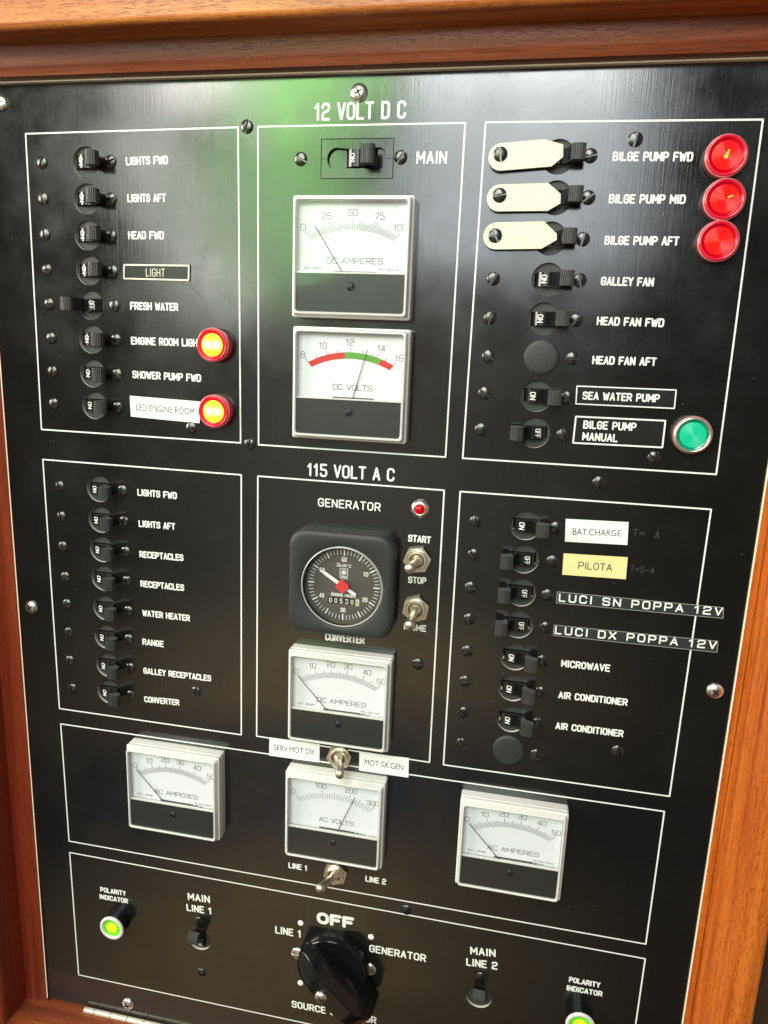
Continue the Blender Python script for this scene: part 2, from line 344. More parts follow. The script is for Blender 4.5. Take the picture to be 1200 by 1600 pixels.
W_ = {'I': .12, 'M': 1.18, 'W': 1.35, '1': .62, '.': .12, ':': .12, 'L': .88, 'F': .92, 'E': .92, 'T': 1.0, 'J': .8, ' ': .45, 'r': .7}
def round_poly(pts, rad):
    out = [pts[0][:2]]
    for i in range(1, len(pts) - 1):
        p = Vector(pts[i][:2])
        if len(pts[i]) > 2: out.append(tuple(p) + (1,)); continue
        a = Vector(pts[i - 1][:2]) - p; b = Vector(pts[i + 1][:2]) - p
        la, lb = a.length, b.length
        if la < 1e-6 or lb < 1e-6: continue
        r = min(rad, la * (.5 if 1 < i else 1), lb * (.5 if i < len(pts) - 2 else 1))
        q0 = p + a / la * r; q1 = p + b / lb * r
        for k in range(6):
            t = k / 5; out.append(tuple(q0 * (1 - t) ** 2 + p * 2 * t * (1 - t) + q1 * t * t))
    out.append(pts[-1][:2])
    return out
def ribbon(mb, pts, th, w, n=5):
    P2 = []
    for p in pts:
        q = Vector(p[:2])
        if not P2 or (q - P2[-1]).length > 1e-4: P2.append(q)
    if len(P2) < 2: return
    if len(P2) > 4 and (P2[0] - P2[-1]).length < 1e-3:      # closed outline: one seamless band
        Q = P2[:-1]; m = len(Q); a = []; b = []
        for i, p in enumerate(Q):
            d = ((p - Q[i - 1]).normalized() + (Q[(i + 1) % m] - p).normalized()).normalized(); nrm = Vector((-d.y, d.x)) * th / 2
            a.append(p + nrm); b.append(p - nrm)
        mb.add([(p.x, p.y, w) for p in a] + [(p.x, p.y, w) for p in b], [(i, m + i, m + (i + 1) % m, (i + 1) % m) for i in range(m)])
        return
    L = []; Rr = []
    for i, p in enumerate(P2):
        d0 = (p - P2[i - 1]).normalized() if i else None
        d1 = (P2[i + 1] - p).normalized() if i < len(P2) - 1 else None
        d = (d0 or d1) if (d0 is None or d1 is None) else (d0 + d1).normalized()
        nrm = Vector((-d.y, d.x)); k = th / 2
        if d0 is not None and d1 is not None: k = k / max(.6, nrm.dot(Vector((-d0.y, d0.x))))
        L.append(p + nrm * k); Rr.append(p - nrm * k)
    d0 = (P2[1] - P2[0]).normalized(); d1 = (P2[-1] - P2[-2]).normalized()
    def cap(c, d, a0):
        base = math.atan2(d.y, d.x); return [c + Vector((math.cos(base + a0 - PI * i / n), math.sin(base + a0 - PI * i / n))) * th / 2 for i in range(1, n)]
    loop = L + cap(P2[-1], d1, PI / 2) + Rr[::-1] + cap(P2[0], d0, -PI / 2)
    # build as strip + cap fans so that concave outlines stay valid
    m = len(P2); pl = [(p.x, p.y, w) for p in L] + [(p.x, p.y, w) for p in Rr]
    mb.add(pl, [(i, m + i, m + i + 1, i + 1) for i in range(m - 1)])
    e = [L[-1]] + cap(P2[-1], d1, PI / 2) + [Rr[-1]]; mb.add([(p.x, p.y, w) for p in e], [tuple(range(len(e) - 1, -1, -1))])
    e = [Rr[0]] + cap(P2[0], d0, -PI / 2) + [L[0]]; mb.add([(p.x, p.y, w) for p in e], [tuple(range(len(e) - 1, -1, -1))])
def text(mb, s, A, B, h, w=.06, th=.155, wr=.5, gap=.26, rad=.5, jig=0):
    """letters of height h (mm) on the baseline from A to B"""
    A = Vector(A); B = Vector(B); d = (B - A); Ln = d.length; d = d / Ln; nv = Vector((-d.y, d.x)); t = th * h
    tot = 0; pos = []
    for i, c in enumerate(s):
        cwid = W_.get(c, 1.0); pos.append(tot); tot += cwid * wr * h + (gap * h if i < len(s) - 1 else 0)
    k = (Ln - t) / max(1e-6, tot) if len(s) > 1 else 1.0
    for i, c in enumerate(s):
        if c == ' ': continue
        cwid = W_.get(c, 1.0) * wr * h * k; x0 = pos[i] * k + t / 2; q = 0
        for st in S_[c]:
            pts = [((x * cwid + x0), (y * (h - t) + t / 2), *r) for x, y, *r in st]
            pts = round_poly(pts, rad * min(cwid, h) if cwid > .2 * h else 0)
            sub = [pts[0]]
            for p in pts[1:]:
                sub.append(p)
                if len(p) > 2:
                    ribbon(mb, [A + d * a[0] + nv * a[1] for a in sub], t, w + q * .006); q += 1; sub = [p[:2]]
            ribbon(mb, [A + d * a[0] + nv * a[1] for a in sub], t, w + q * .006); q += 1
    return mb
def lettering(s, A, B, h, mat, parent, w=.06, label=None, **k):
    o = text(MB(), s, A, B, h, w, **k).build('lettering', mat, parent)
    if label: o['label'] = label
    return o
def sans(s, A, B, h, mat, parent, w=.3):
    """a plain sans word set with the built-in typeface, fitted between A and B"""
    cu = bpy.data.curves.new('lettering', 'FONT'); cu.body = s
    t = bpy.data.objects.new('lettering', cu); COL.objects.link(t)
    dg = bpy.context.evaluated_depsgraph_get(); me0 = t.evaluated_get(dg).to_mesh()
    vs = [v.co.copy() for v in me0.vertices]; fs = [tuple(p.vertices) for p in me0.polygons]
    t.evaluated_get(dg).to_mesh_clear(); bpy.data.objects.remove(t); bpy.data.curves.remove(cu)
    x0 = min(v.x for v in vs); x1 = max(v.x for v in vs); y1 = max(v.y for v in vs); y0 = min(0, 0)
    A = Vector(A); B = Vector(B); d = B - A; L = d.length; d /= L; nv = Vector((-d.y, d.x))
    mb = MB(); pts = []
    for v in vs:
        p = A + d * ((v.x - x0) / (x1 - x0) * L) + nv * (v.y / y1 * h); pts.append((p.x, p.y, w))
    mb.add(pts, fs)
    return mb.build('lettering', mat, parent)

# ------------------------------------------------------------------ fasteners
def slot_screw(r=3.5, dome=1.3, slot=.42, depth=.8, lip=.25):
    mb = MB(); Rr = r; n = 14
    bs = [-1, -.97, -.85, -.65, -.42]; bs = [b * Rr for b in bs] + [-slot - .03] ; 
    def hh(a, b): 
        q = min(1, (a * a + b * b) / (Rr * Rr)); return lip + dome * math.sqrt(max(0, 1 - q * .92)) - dome * .28
    def row(b, dz=0):
        A = math.sqrt(max(0, Rr * Rr - b * b)); return [(A * math.cos(PI - PI * i / n), b, hh(A * math.cos(PI - PI * i / n), b) - dz) for i in range(n + 1)]
    rows = [row(b) for b in bs]
    mb.loft([r_[::-1] for r_ in rows][::-1] if False else rows, closed=False)
    rows2 = [[(x, -y, w) for x, y, w in r_] for r_ in rows][::-1]; mb.loft(rows2, closed=False)
    A = math.sqrt(Rr * Rr - slot * slot)
    fl = lip - .05
    mb.loft([[(x, -slot - .03, w) for x, _, w in rows[-1]], [(x, -slot, fl) for x, _, w in rows[-1]]], closed=False, smooth=False)
    mb.loft([[(x, -slot, fl) for x, _, w in rows[-1]], [(x, slot, fl) for x, _, w in rows[-1]]], closed=False, smooth=False)
    mb.loft([[(x, slot, fl) for x, _, w in rows[-1]], [(x, slot + .03, w) for x, _, w in rows[-1]]], closed=False, smooth=False)
    mb.lathe([(Rr * 1.0, -.3), (Rr * 1.0, hh(Rr, 0) + .01)], 28)
    return mb
SLOT = None; PHIL = None
def add_slot(parent, u, v, mat, ang=None, w=0, r=3.4):
    global SLOT
    if SLOT is None or r != 3.4:
        o = slot_screw(r).build('screw', mat, parent, sharp=50)
        if r == 3.4: SLOT = o.data
    else:
        o = bpy.data.objects.new('screw', SLOT); COL.objects.link(o); o.parent = parent
    o.location = V(u, v, w); o.rotation_euler = (0, -(random.uniform(0, PI) if ang is None else ang), 0)
    return o
def add_phillips(parent, u, v, w=0, r=4.4, ang=.4, name='screw'):
    o = MB().lathe([(r, -.2), (r, .35), (r * .93, .95), (r * .75, 1.6), (r * .45, 2.05), (r * .2, 2.2), (.01, 2.22)], 32).build(name, MAT['steel'], parent, (u, v, w), sharp=60)
    o.rotation_euler = (0, -ang, 0)
    m = MB(); a = r * .46; b = r * .11
    m.prism([(b, b), (a, b * .7), (a, -b * .7), (b, -b), (b * .7, -a), (-b * .7, -a), (-b, -b), (-a, -b * .7), (-a, b * .7), (-b, b), (-b * .7, a), (b * .7, a)][::-1], 1.2, 2.26)
    m.build('recess', MAT['void'], o)
    return o

# ------------------------------------------------------------------ the panel
HOLES = []      # round openings (u, v, r)
BRK = dict(
 dcl=[(36.7, -15.6), (36.2, -34.3), (35.6, -53.2), (35.5, -71.8), (35.5, -90.5), (35.2, -109.3), (34.8, -128.5), (35.0, -146.8)],
 acl=[(35.4, -196.3), (35.4, -215.2), (35.3, -233.7), (35.4, -252.1), (35.5, -271.4), (35.4, -290.4), (35.5, -309.4), (35.5, -327.7)],
 dcr=[(287.2, -15.3), (287.7, -33.7), (286.6, -52.4), (287.0, -71.6), (286.7, -90.5), (287.0, -109.5), (286.2, -128.9), (286.6, -147.7)],
 acr=[(286.0, -197.4), (286.6, -216.0), (286.6, -234.9), (286.4, -253.5), (286.1, -272.6), (286.3, -291.4), (286.8, -310.5), (286.9, -329.5)])
SCR_L = dict(
 dcl=[(10.0, -15.7), (9.5, -34.3), (9.3, -53.1), (9.3, -72.0), (9.3, -90.6), (9.3, -109.6), (8.9, -128.6), (8.5, -147.3)],
 acl=[(9.3, -196.7), (9.1, -215.5), (8.9, -234.4), (9.4, -253.9), (9.4, -271.7), (9.5, -290.5), (9.1, -309.7), (9.7, -328.9)],
 dcr=[(259.7, -14.7), (260.6, -33.2), (259.8, -51.8), (260.2, -71.8), (259.9, -90.9), (260.3, -110.0), (259.6, -128.7), (259.1, -147.6)],
 acr=[(259.6, -197.3), (259.8, -216.0), (259.2, -234.9), (259.6, -253.4), (259.7, -272.4), (259.7, -290.8), (260.1, -310.1), (260.2, -329.6)])
SCR_R = dict(
 dcl=[(51.5, -15.5), (50.9, -34.5), (50.2, -53.3), (50.3, -72.0), (50.3, -90.5), (50.6, -109.1), (50.3, -128.4), (49.9, -147.3)],
 acl=[(50.7, -196.2), (51.0, -215.0), (51.2, -233.8), (51.4, -252.4), (51.4, -271.7), (51.0, -290.3), (51.2, -309.4), (50.8, -328.2)],
 dcr=[(302.0, -15.0), (302.8, -33.6), (302.1, -52.6), (302.4, -71.7), (302.5, -90.6), (302.2, -109.3), (301.7, -128.9), (301.2, -147.9)],
 acr=[(301.9, -197.3), (301.8, -215.7), (300.9, -234.9), (301.4, -253.6), (301.6, -273.0), (302.1, -291.9), (302.4, -310.6), (302.6, -330.3)])
BLANK = {('dcr', 5), ('acr', 7)}
MAINS = [((94.2, -500.5), (93.9, -486.2), (95.0, -527.0)), ((281.4, -501.5), (281.5, -486.5), (281.6, -528.0))]
for k in BRK:
    for i, (u, v) in enumerate(BRK[k]):
        if (k, i) not in BLANK: HOLES.append((u, v, 8.0))
for (c, a, b) in MAINS: HOLES.append((c[0], c[1], 8.0))
PU0, PU1, PV0, PV1 = -24.2, 400.4, -576.0, 23.4
MAIN_U, MAIN_V, MAIN_HW, MAIN_HH = 187.9, -15.2, 18.9, 9.5

def plate_mesh(name, outer, holes, w_back, w_front, mat, parent, wallmat=None):
    """a flat plate with real openings cut through it"""
    cu = bpy.data.curves.new(name, 'CURVE'); cu.dimensions = '2D'; cu.fill_mode = 'BOTH'; cu.extrude = (w_front - w_back) / 2 * .001
    def loop(pts):
        sp = cu.splines.new('POLY'); sp.points.add(len(pts) - 1)
        for p, q in zip(sp.points, pts): p.co = (q[0] * .001, q[1] * .001, 0, 1)
        sp.use_cyclic_u = True
    loop(outer)
    for h in holes: loop(h)
    t = bpy.data.objects.new(name, cu); COL.objects.link(t)
    dg = bpy.context.evaluated_depsgraph_get(); m0 = t.evaluated_get(dg).to_mesh()
    mid = (w_front + w_back) / 2 * .001
    vs = [Vector((v.co.x, -(v.co.z + mid), v.co.y)) for v in m0.vertices]; fs = [tuple(p.vertices) for p in m0.polygons]
    nz = [abs(p.normal.z) for p in m0.polygons]
    t.evaluated_get(dg).to_mesh_clear(); bpy.data.objects.remove(t); bpy.data.curves.remove(cu)
    me = bpy.data.meshes.new(name); me.from_pydata(vs, [], fs); me.materials.append(mat); me.materials.append(wallmat or mat)
    for p, z in zip(me.polygons, nz): p.material_index = 0 if z > .5 else 1
    me.update()
    o = bpy.data.objects.new(name, me); COL.objects.link(o); o.parent = parent
    return o
def circ(u, v, r, n=48): return [(u + r * math.cos(2 * PI * i / n), v + r * math.sin(2 * PI * i / n)) for i in range(n)]

panel = tag(empty('switch_panel', 188, -576), 'large black brushed electrical panel with white ruled boxes inside the mahogany frame', 'control panel')
PO = (188, -576)
def loc(p): return (p[0] - PO[0], p[1] - PO[1])
rect = lambda a, b, c, d: [(a, c), (b, c), (b, d), (a, d)]
plate_mesh('plate', [loc(p) for p in rect(PU0, PU1, PV0, PV1)],
           [[loc(p) for p in circ(u, v, r)] for u, v, r in HOLES] + [[loc(p) for p in rect(MAIN_U - MAIN_HW, MAIN_U + MAIN_HW, MAIN_V - MAIN_HH, MAIN_V + MAIN_HH)]],
           -2.4, 0, MAT['panel'], panel, MAT['alu'])

BOX = [
 [(1.1, -1.0), (124.4, 0.3), (125.0, -163.1), (-0.7, -162.9)], [(135.2, 0.4), (241.5, 0.4), (241.2, -163.5), (135.7, -163.5)],
 [(251.4, 0.5), (376.3, -0.5), (377.4, -163.2), (250.4, -163.5)], [(-1.1, -181.0), (125.3, -181.4), (124.6, -344.4), (-0.6, -344.3)],
 [(135.3, -181.4), (241.5, -181.6), (242.0, -344.7), (134.6, -343.8)], [(250.2, -181.6), (377.3, -181.2), (376.4, -344.4), (250.3, -345.0)],
 [(-0.4, -355.2), (374.8, -354.2), (374.6, -441.7), (0.3, -442.3)], [(0.2, -451.2), (375.4, -451.7), (374.8, -549.0), (1.2, -550.5)]]
for b in BOX:
    m = MB(); q = [loc(p) for p in b]
    for i in range(4): ribbon(m, [q[i], q[(i + 1) % 4]], .82, .05 + .006 * i)
    m.build('border_line', MAT['ink'], panel)

ENG = [  # words engraved in the panel: baseline start, baseline end, letter height, stroke
 ('12 VOLT D C', (165.2, 2.6), (212.1, 2.8), 8.3, .15), ('MAIN', (218.2, -17.9), (233.5, -18.0), 5.9, .16),
 ('LIGHTS FWD', (60.5, -17.5), (84.9, -17.1), 4.3, .2), ('LIGHTS AFT', (60.5, -36.1), (83.2, -35.9), 4.3, .2), ('HEAD FWD', (60.2, -55.1), (81.5, -54.9), 4.3, .2),
 ('FRESH WATER', (59.9, -92.4), (88.9, -92.3), 4.35, .2), ('ENGINE ROOM LIGHT', (59.6, -111.4), (102.9, -111.2), 4.35, .2), ('SHOWER PUMP FWD', (59.7, -130.1), (101.7, -130.4), 4.35, .2),
 ('LIGHTS FWD', (60.2, -198.5), (85.4, -198.7), 4.2, .2), ('LIGHTS AFT', (60.3, -217.5), (83.9, -217.4), 4.2, .2), ('RECEPTACLES', (60.1, -236.5), (88.7, -236.1), 4.2, .2),
 ('RECEPTACLES', (60.1, -255.1), (88.7, -254.8), 4.2, .2), ('WATER HEATER', (60.6, -273.8), (92.0, -273.8), 4.2, .2), ('RANGE', (60.0, -292.7), (74.4, -292.7), 4.2, .2),
 ('GALLEY RECEPTACLES', (60.0, -312.0), (105.3, -311.4), 4.2, .2), ('CONVERTER', (59.9, -331.4), (83.8, -330.5), 4.2, .2),
 ('BILGE PUMP FWD', (312.2, -17.4), (348.3, -17.9), 4.2, .2), ('BILGE PUMP MID', (312.4, -36.2), (347.3, -36.4), 4.2, .2), ('BILGE PUMP AFT', (312.3, -55.0), (346.6, -55.0), 4.2, .2),
 ('GALLEY FAN', (312.5, -73.9), (337.3, -73.9), 4.2, .2), ('HEAD FAN FWD', (312.4, -92.8), (344.2, -92.8), 4.2, .2), ('HEAD FAN AFT', (312.1, -111.8), (342.8, -111.5), 4.2, .2),
 ('GENERATOR', (170.9, -196.1), (206.9, -196.2), 4.9, .15), ('115 VOLT A C', (164.4, -179.2), (214.0, -178.9), 7.4, .15),
 ('START', (223.0, -211.9), (235.8, -212.0), 4.1, .2), ('STOP', (224.2, -235.9), (234.5, -235.6), 4.0, .2), ('PRIME', (223.0, -263.8), (235.8, -263.8), 4.0, .2),
 ('CONVERTER', (176.8, -275.8), (200.5, -275.3), 4.7, .2),
 ('MICROWAVE', (311.4, -275.4), (337.4, -275.1), 4.3, .2), ('AIR CONDITIONER', (311.5, -294.2), (348.5, -293.7), 4.3, .2), ('AIR CONDITIONER', (311.6, -312.9), (348.3, -312.6), 4.3, .2),
 ('LINE 1', (156.0, -433.0), (168.6, -433.0), 4.2, .2), ('LINE 2', (206.2, -432.9), (219.4, -432.8), 4.2, .2),
 ('POLARITY', (21.9, -477.8), (41.1, -477.3), 3.9, .2), ('INDICATOR', (21.0, -483.6), (42.4, -483.1), 3.9, .2),
 ('MAIN', (86.4, -471.1), (102.2, -470.4), 5.7, .18), ('LINE 1', (85.3, -479.7), (103.5, -479.0), 5.5, .18),
 ('LINE 1', (147.5, -483.8), (165.4, -483.5), 5.7, .18), ('GENERATOR', (210.4, -484.0), (247.0, -483.5), 5.6, .18), ('SOURCE SELECTOR', (159.3, -539.3), (217.1, -538.4), 5.5, .18),
 ('MAIN', (274.1, -471.5), (289.6, -470.1), 5.6, .18), ('LINE 2', (272.1, -480.2), (291.4, -479.0), 5.6, .18),
 ('POLARITY', (334.0, -477.8), (352.4, -477.8), 3.9, .2), ('INDICATOR', (333.1, -484.0), (354.2, -483.7), 3.9, .2),
]
for s, a, b, h, th in ENG:
    lettering(s, loc(a), loc(b), h, MAT['ink'], panel, w=.05, th=th, label='white engraved lettering ' + s)
for p, ang in (((129.3, 0.5), 1.2), ((321.8, -8.1), 1.4), ((95.3, -156.4), 0.2), ((130.4, -163.5), 1.4), ((347.1, -156.8), 2.6), ((321.5, -171.5), 1.3), ((95.2, -319.5), 1.4), ((232.1, -283.8), .1), ((346.3, -321.3), 1.5), ((232.9, -448.1), 1.0)):
    add_slot(panel, *loc(p), MAT['screw'], ang)
for p, ang in (((188.0, 15.0), .5), ((-12.7, 14.5), .2), ((-15.8, -276.3), .7), ((391.7, -278.9), .9), ((39.1, -565.9), .3)):
    add_phillips(panel, *loc(p), ang=ang)
for p in ((164.7, -472.3), (211.3, -472.6), (165.2, -518.5)):
    MB().lathe([(2.0, -.1), (1.9, .3), (1.2, .6), (.01, .7)], 20).build('position_dot', MAT['ink'], panel, (*loc(p), 0))
# faint adhesive residue left beside two stickers
m = MB()
text(m, 'T=  A', loc((340.9, -198.5)), loc((354.3, -198.7)), 4.0, .045, th=.09); m.build('residue_mark', MAT['smudge'], panel)
m = MB(); text(m, 'T=S-A', loc((341.7, -217.6)), loc((353.9, -217.6)), 3.6, .045, th=.09); m.build('residue_mark', MAT['smudge'], panel)
m = MB(); text(m, '- = .', loc((267.0, -302.3)), loc((281.4, -301.9)), 2.2, .045, th=.12); m.build('residue_mark', MAT['smudge'], panel)
m = MB(); ribbon(m, [loc(q) for q in ((90.9, -77.3), (96.5, -78.9), (102.4, -84.4))], 1.1, .045); m.build('residue_mark', MAT['scuff'], panel)

# ------------------------------------------------------------------ mahogany frame round the panel
def extrude_v(prof, v0, v1):   # profile in (u, w)
    m = MB(); n = len(prof); r0 = [(u, v0, w) for u, w in prof]; r1 = [(u, v1, w) for u, w in prof]
    return m.loft([r0, r1], True, True, smooth=True)
def extrude_u(prof, u0, u1):   # profile in (v, w)
    m = MB(); r0 = [(u0, v, w) for v, w in prof]; r1 = [(u1, v, w) for v, w in prof]
    return m.loft([r0, r1], True, True, smooth=True)
fr = tag(empty('wooden_frame', 188, -700), 'varnished mahogany frame with stepped inner edges around the black panel', 'frame')
def arc(c0, c1, r, a0, a1, n=6): return [(c0 + r * math.cos(a0 + (a1 - a0) * i / n), c1 + r * math.sin(a0 + (a1 - a0) * i / n)) for i in range(n + 1)]
def frame_part(mb, name, mat):
    mb.v = [(x - 188, y + 700, z) for x, y, z in mb.v]; return mb.build(name, mat, fr, sharp=30)
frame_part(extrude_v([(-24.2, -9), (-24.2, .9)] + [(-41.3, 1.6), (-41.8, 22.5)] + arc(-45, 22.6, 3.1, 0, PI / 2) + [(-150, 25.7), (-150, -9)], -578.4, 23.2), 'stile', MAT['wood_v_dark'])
frame_part(extrude_v([(401.0, -9), (430, -9), (429.6, 21)] + arc(426.4, 21.6, 3, 0, PI / 2, 6) + [(422, 25.0), (418, 24.6), (415, 23.4), (412.6, 20.5), (409.4, 12), (406.4, 5.0), (405.2, 1.6), (404.8, .2), (404.4, 1.3), (401.0, 1.2)], -578.4, 23.2), 'stile', MAT['wood_v'])
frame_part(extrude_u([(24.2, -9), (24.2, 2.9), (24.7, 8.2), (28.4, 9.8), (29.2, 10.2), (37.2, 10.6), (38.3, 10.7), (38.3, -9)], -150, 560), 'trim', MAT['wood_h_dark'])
frame_part(extrude_u([(38.4, -9), (38.4, 26.5)] + arc(41.6, 26.6, 3.2, PI, PI / 2)[0:] + [(190, 29.8), (190, -9)], -150, 560), 'rail', MAT['wood_h'])
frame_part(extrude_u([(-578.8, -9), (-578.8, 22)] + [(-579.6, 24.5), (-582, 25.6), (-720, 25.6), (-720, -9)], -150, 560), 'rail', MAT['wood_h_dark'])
# pale edge strips between the panel and the wood
frame_part(MB().box(-24.95, -24.25, -575.5, 24, .92, 1.1), 'edge_strip', MAT['gap'])
frame_part(MB().box(400.45, 400.98, -575.5, 24, -2, 1.25), 'edge_strip', MAT['gap'])
frame_part(MB().box(-25, 401.5, 23.45, 24.15, .2, 3.0), 'edge_strip', MAT['gap'])
bk = MB().box(430.2, 620, -720, 23, 2, 4).build('wall', MAT['bulk']); tag(bk, kind='structure')

hg = tag(empty('piano_hinge', 188, -576), 'pale brass piano hinge along the bottom edge of the panel', 'hinge')
k = 0; u = 6.0
while u < 398:
    MB().rod((u - 188, -.9, 2.2), (u + (7.4 if k == 0 else 12.2) - 188, -.9, 2.2), 1.9, 1.9, 14).build('knuckle', MAT['brass'], hg, sharp=40)
    u += (8.0 if k == 0 else 12.8); k += 1
MB().rod((6 - 188, -.9, 2.2), (398 - 188, -.9, 2.2), 1.0, 1.0, 8).build('pin', MAT['void'], hg)

# ------------------------------------------------------------------ circuit breakers
def handle_mesh(side, L0=5.6, L1=12.2):
    """a lever of the breaker seen from its side, extruded across; side +1 leans to the right, -1 to the left"""
    drum = [(6.6 * math.cos(a), -4.2 + 6.2 * math.sin(a)) for a in [math.radians(x) for x in range(150, 59, -10)]]
    n = 7; ribs = []
    for i in range(n):
        a = L0 + (L1 - L0) * i / n; b = L0 + (L1 - L0) * (i + .55) / n; c = L0 + (L1 - L0) * (i + .62) / n
        bow = lambda x: 11.2 - .9 * ((x - (L0 + L1) / 2) / (L1 - L0) * 2) ** 2
        ribs += [(a + .02, bow(a)), (b, bow(b)), (c, bow(c) - .5), (L0 + (L1 - L0) * (i + .95) / n, bow(a) - .5)]
    back = [(9.4, 5.6), (7.2, 3.0), (6.4, -1.0), (6.2, -4.5)]
    stem = drum + [(4.0, 3.2), (5.1, 5.6), (L0 + .3, 8.6), (L1 - .4, 8.4), (L1 - .2, 7.4)] + back + [(-5.6, -4.5)]
    pad = [(L0 - .15, 8.3), (L0, 10.5)] + ribs + [(L1, 10.0), (L1 + .1, 7.0), (9.6, 5.4)]
    return side_extrude(stem, side, 3.3), side_extrude(pad, side, 3.55)
def side_extrude(prof, side, hw):
    mb = MB()
    pts = [(side * x, w) for x, w in prof]
    if side > 0: pts = pts[::-1]
    n = len(pts); a = [(x, -hw, w) for x, w in pts]; b = [(x, hw, w) for x, w in pts]
    mb.loft([a, b], False, False, smooth=True)
    # side walls as triangulated fans from a spine to stay clean on the concave outline
    for y, flip in ((-hw, True), (hw, False)):
        from mathutils.geometry import tessellate_polygon
        tri = tessellate_polygon([[Vector((x, w, 0)) for x, w in pts]])
        fs = []
        for t in tri:
            A, B, C_ = [Vector((*pts[i], 0)) for i in t]
            ccw = (B - A).cross(C_ - A).z > 0
            t = tuple(t) if ccw else tuple(t[::-1])
            fs.append(t if flip else t[::-1])
        mb.add([(x, y, w) for x, w in pts], fs)
    return mb
def breaker(side):
    t = empty('circuit_breaker', 0, 0)
    body = plate_mesh('body', circ(0, 0, 7.95), [rect(-6.5, 6.5, -3.7, 3.7)], -4, -1.5, MAT['face'], t, MAT['void'])
    MB().box(-6.6, 6.6, -3.8, 3.8, -9, -8.6).build('slot_floor', MAT['void'], body)
    hs, hp = handle_mesh(side); h = hs.build('handle', MAT['drum'], t, sharp=28); hp.build('grip', MAT['plastic'], h, sharp=28)
    s = 'ON' if side > 0 else 'OFF'
    # the word lies on the curve of the drum, read from top to bottom
    mb = MB(); c = -1.7 if side > 0 else 2.0; ln = 4.0 if side > 0 else 4.6
    text(mb, s, (c - 1.6, ln / 2), (c - 1.6, -ln / 2), 2.9, 0, th=.14, wr=.5, gap=.22)
    mb.v = [(x, y, -4.2 + math.sqrt(max(.1, 6.2 ** 2 * (1 - (x / 6.6) ** 2))) + .24 + w) for x, y, w in mb.v]
    mb.build('lettering', MAT['ink'], h)
    return t
BR_ON = breaker(1); BR_OFF = breaker(-1)
used = {1: False, -1: False}
NAMES = dict(
 dcl=['LIGHTS FWD', 'LIGHTS AFT', 'HEAD FWD', 'LIGHT name plate', 'FRESH WATER', 'ENGINE ROOM LIGHT', 'SHOWER PUMP FWD', 'LED ENGINE ROOM sticker'],
 acl=['LIGHTS FWD', 'LIGHTS AFT', 'upper RECEPTACLES', 'lower RECEPTACLES', 'WATER HEATER', 'RANGE', 'GALLEY RECEPTACLES', 'CONVERTER'],
 dcr=['BILGE PUMP FWD', 'BILGE PUMP MID', 'BILGE PUMP AFT', 'GALLEY FAN', 'HEAD FAN FWD', 'HEAD FAN AFT', 'SEA WATER PUMP plate', 'BILGE PUMP MANUAL plate'],
 acr=['BAT.CHARGE sticker', 'yellow PILOTA sticker', 'LUCI SN POPPA tape', 'LUCI DX POPPA tape', 'MICROWAVE', 'upper AIR CONDITIONER', 'lower AIR CONDITIONER', ''])
WHERE = dict(dcl='in the upper left box', acl='in the middle left box', dcr='in the upper right box', acr='in the middle right box')
OFF = {('dcl', 4), ('dcr', 7), ('acr', 1), ('acr', 2), ('acr', 3)}
GRP = 'black circuit breakers in columns on the panel'
def place_breaker(side, u, v, rot, label):
    src = BR_ON if side > 0 else BR_OFF
    o = src if not used[side] else copy_tree(src); used[side] = True
    o.location = V(u, v); o.rotation_euler = (0, -rot, 0); tag(o, label, 'circuit breaker', GRP)
    return o
placed = []
for k in BRK:
    for i, (u, v) in enumerate(BRK[k]):
        if (k, i) in BLANK: continue
        side = -1 if (k, i) in OFF else 1
        lab = 'black circuit breaker beside the %s, lever left on OFF' % NAMES[k][i] if side < 0 else 'black circuit breaker switched ON beside the %s %s' % (NAMES[k][i], WHERE[k])
        place_breaker(side, u, v, 0, lab)
        placed.append((k, i, u, v))
mb_objs = [place_breaker(1, *c, PI / 2, lab) for (c, a, b), lab in zip(MAINS, ('black upright circuit breaker under the MAIN LINE 1 lettering', 'black upright circuit breaker under the MAIN LINE 2 lettering'))]
# mounting screws: added after copying because every one is turned differently
roots = [o for o in COL.objects if o.name.startswith('circuit_breaker') and o.parent is None]
def root_at(u, v):
    p = V(u, v); return min(roots, key=lambda o: (o.location - p).length)
for k, i, u, v in placed:
    r = root_at(u, v)
    for (a, b), lift in ((SCR_L[k][i], 3.5 if (k == 'dcr' and i < 3) else 0), (SCR_R[k][i], 0)):
        add_slot(r, a - u, b - v, MAT['screw'], w=lift)
for (c, a, b) in MAINS:
    r = root_at(*c)
    for p in (a, b):
        d = (p[0] - c[0], p[1] - c[1]); add_slot(r, d[1], -d[0], MAT['screw'])

# main breaker with its own rectangular face plate
mn = tag(empty('main_breaker', MAIN_U, MAIN_V), 'main circuit breaker in a rectangular plate with a long slot, left of MAIN', 'circuit breaker')
sl = [(16 * 0, 0)]
lobe = lambda s: [(s * (10.4 + 5.2 * math.cos(a)), 5.3 * math.sin(a)) for a in [math.radians(x) for x in range(-80, 81, 16)]]
left = [(-x, y) for x, y in lobe(1)][::-1]
outl = lobe(1) + [(4, 4.5), (-4, 4.5)] + left[:] + [(-4, -4.5), (4, -4.5)]
outl = lobe(1) + [(3.5, 4.5), (-3.5, 4.5)] + [(-(10.4 + 5.2 * math.cos(a)), 5.3 * math.sin(a)) for a in [math.radians(x) for x in range(80, -81, -16)]] + [(-3.5, -4.5), (3.5, -4.5)]
fp = plate_mesh('face_plate', rect(-MAIN_HW + .4, MAIN_HW - .45, -MAIN_HH + .4, MAIN_HH - .4), [outl], -2.5, -.05, MAT['panel'], mn, MAT['void'])
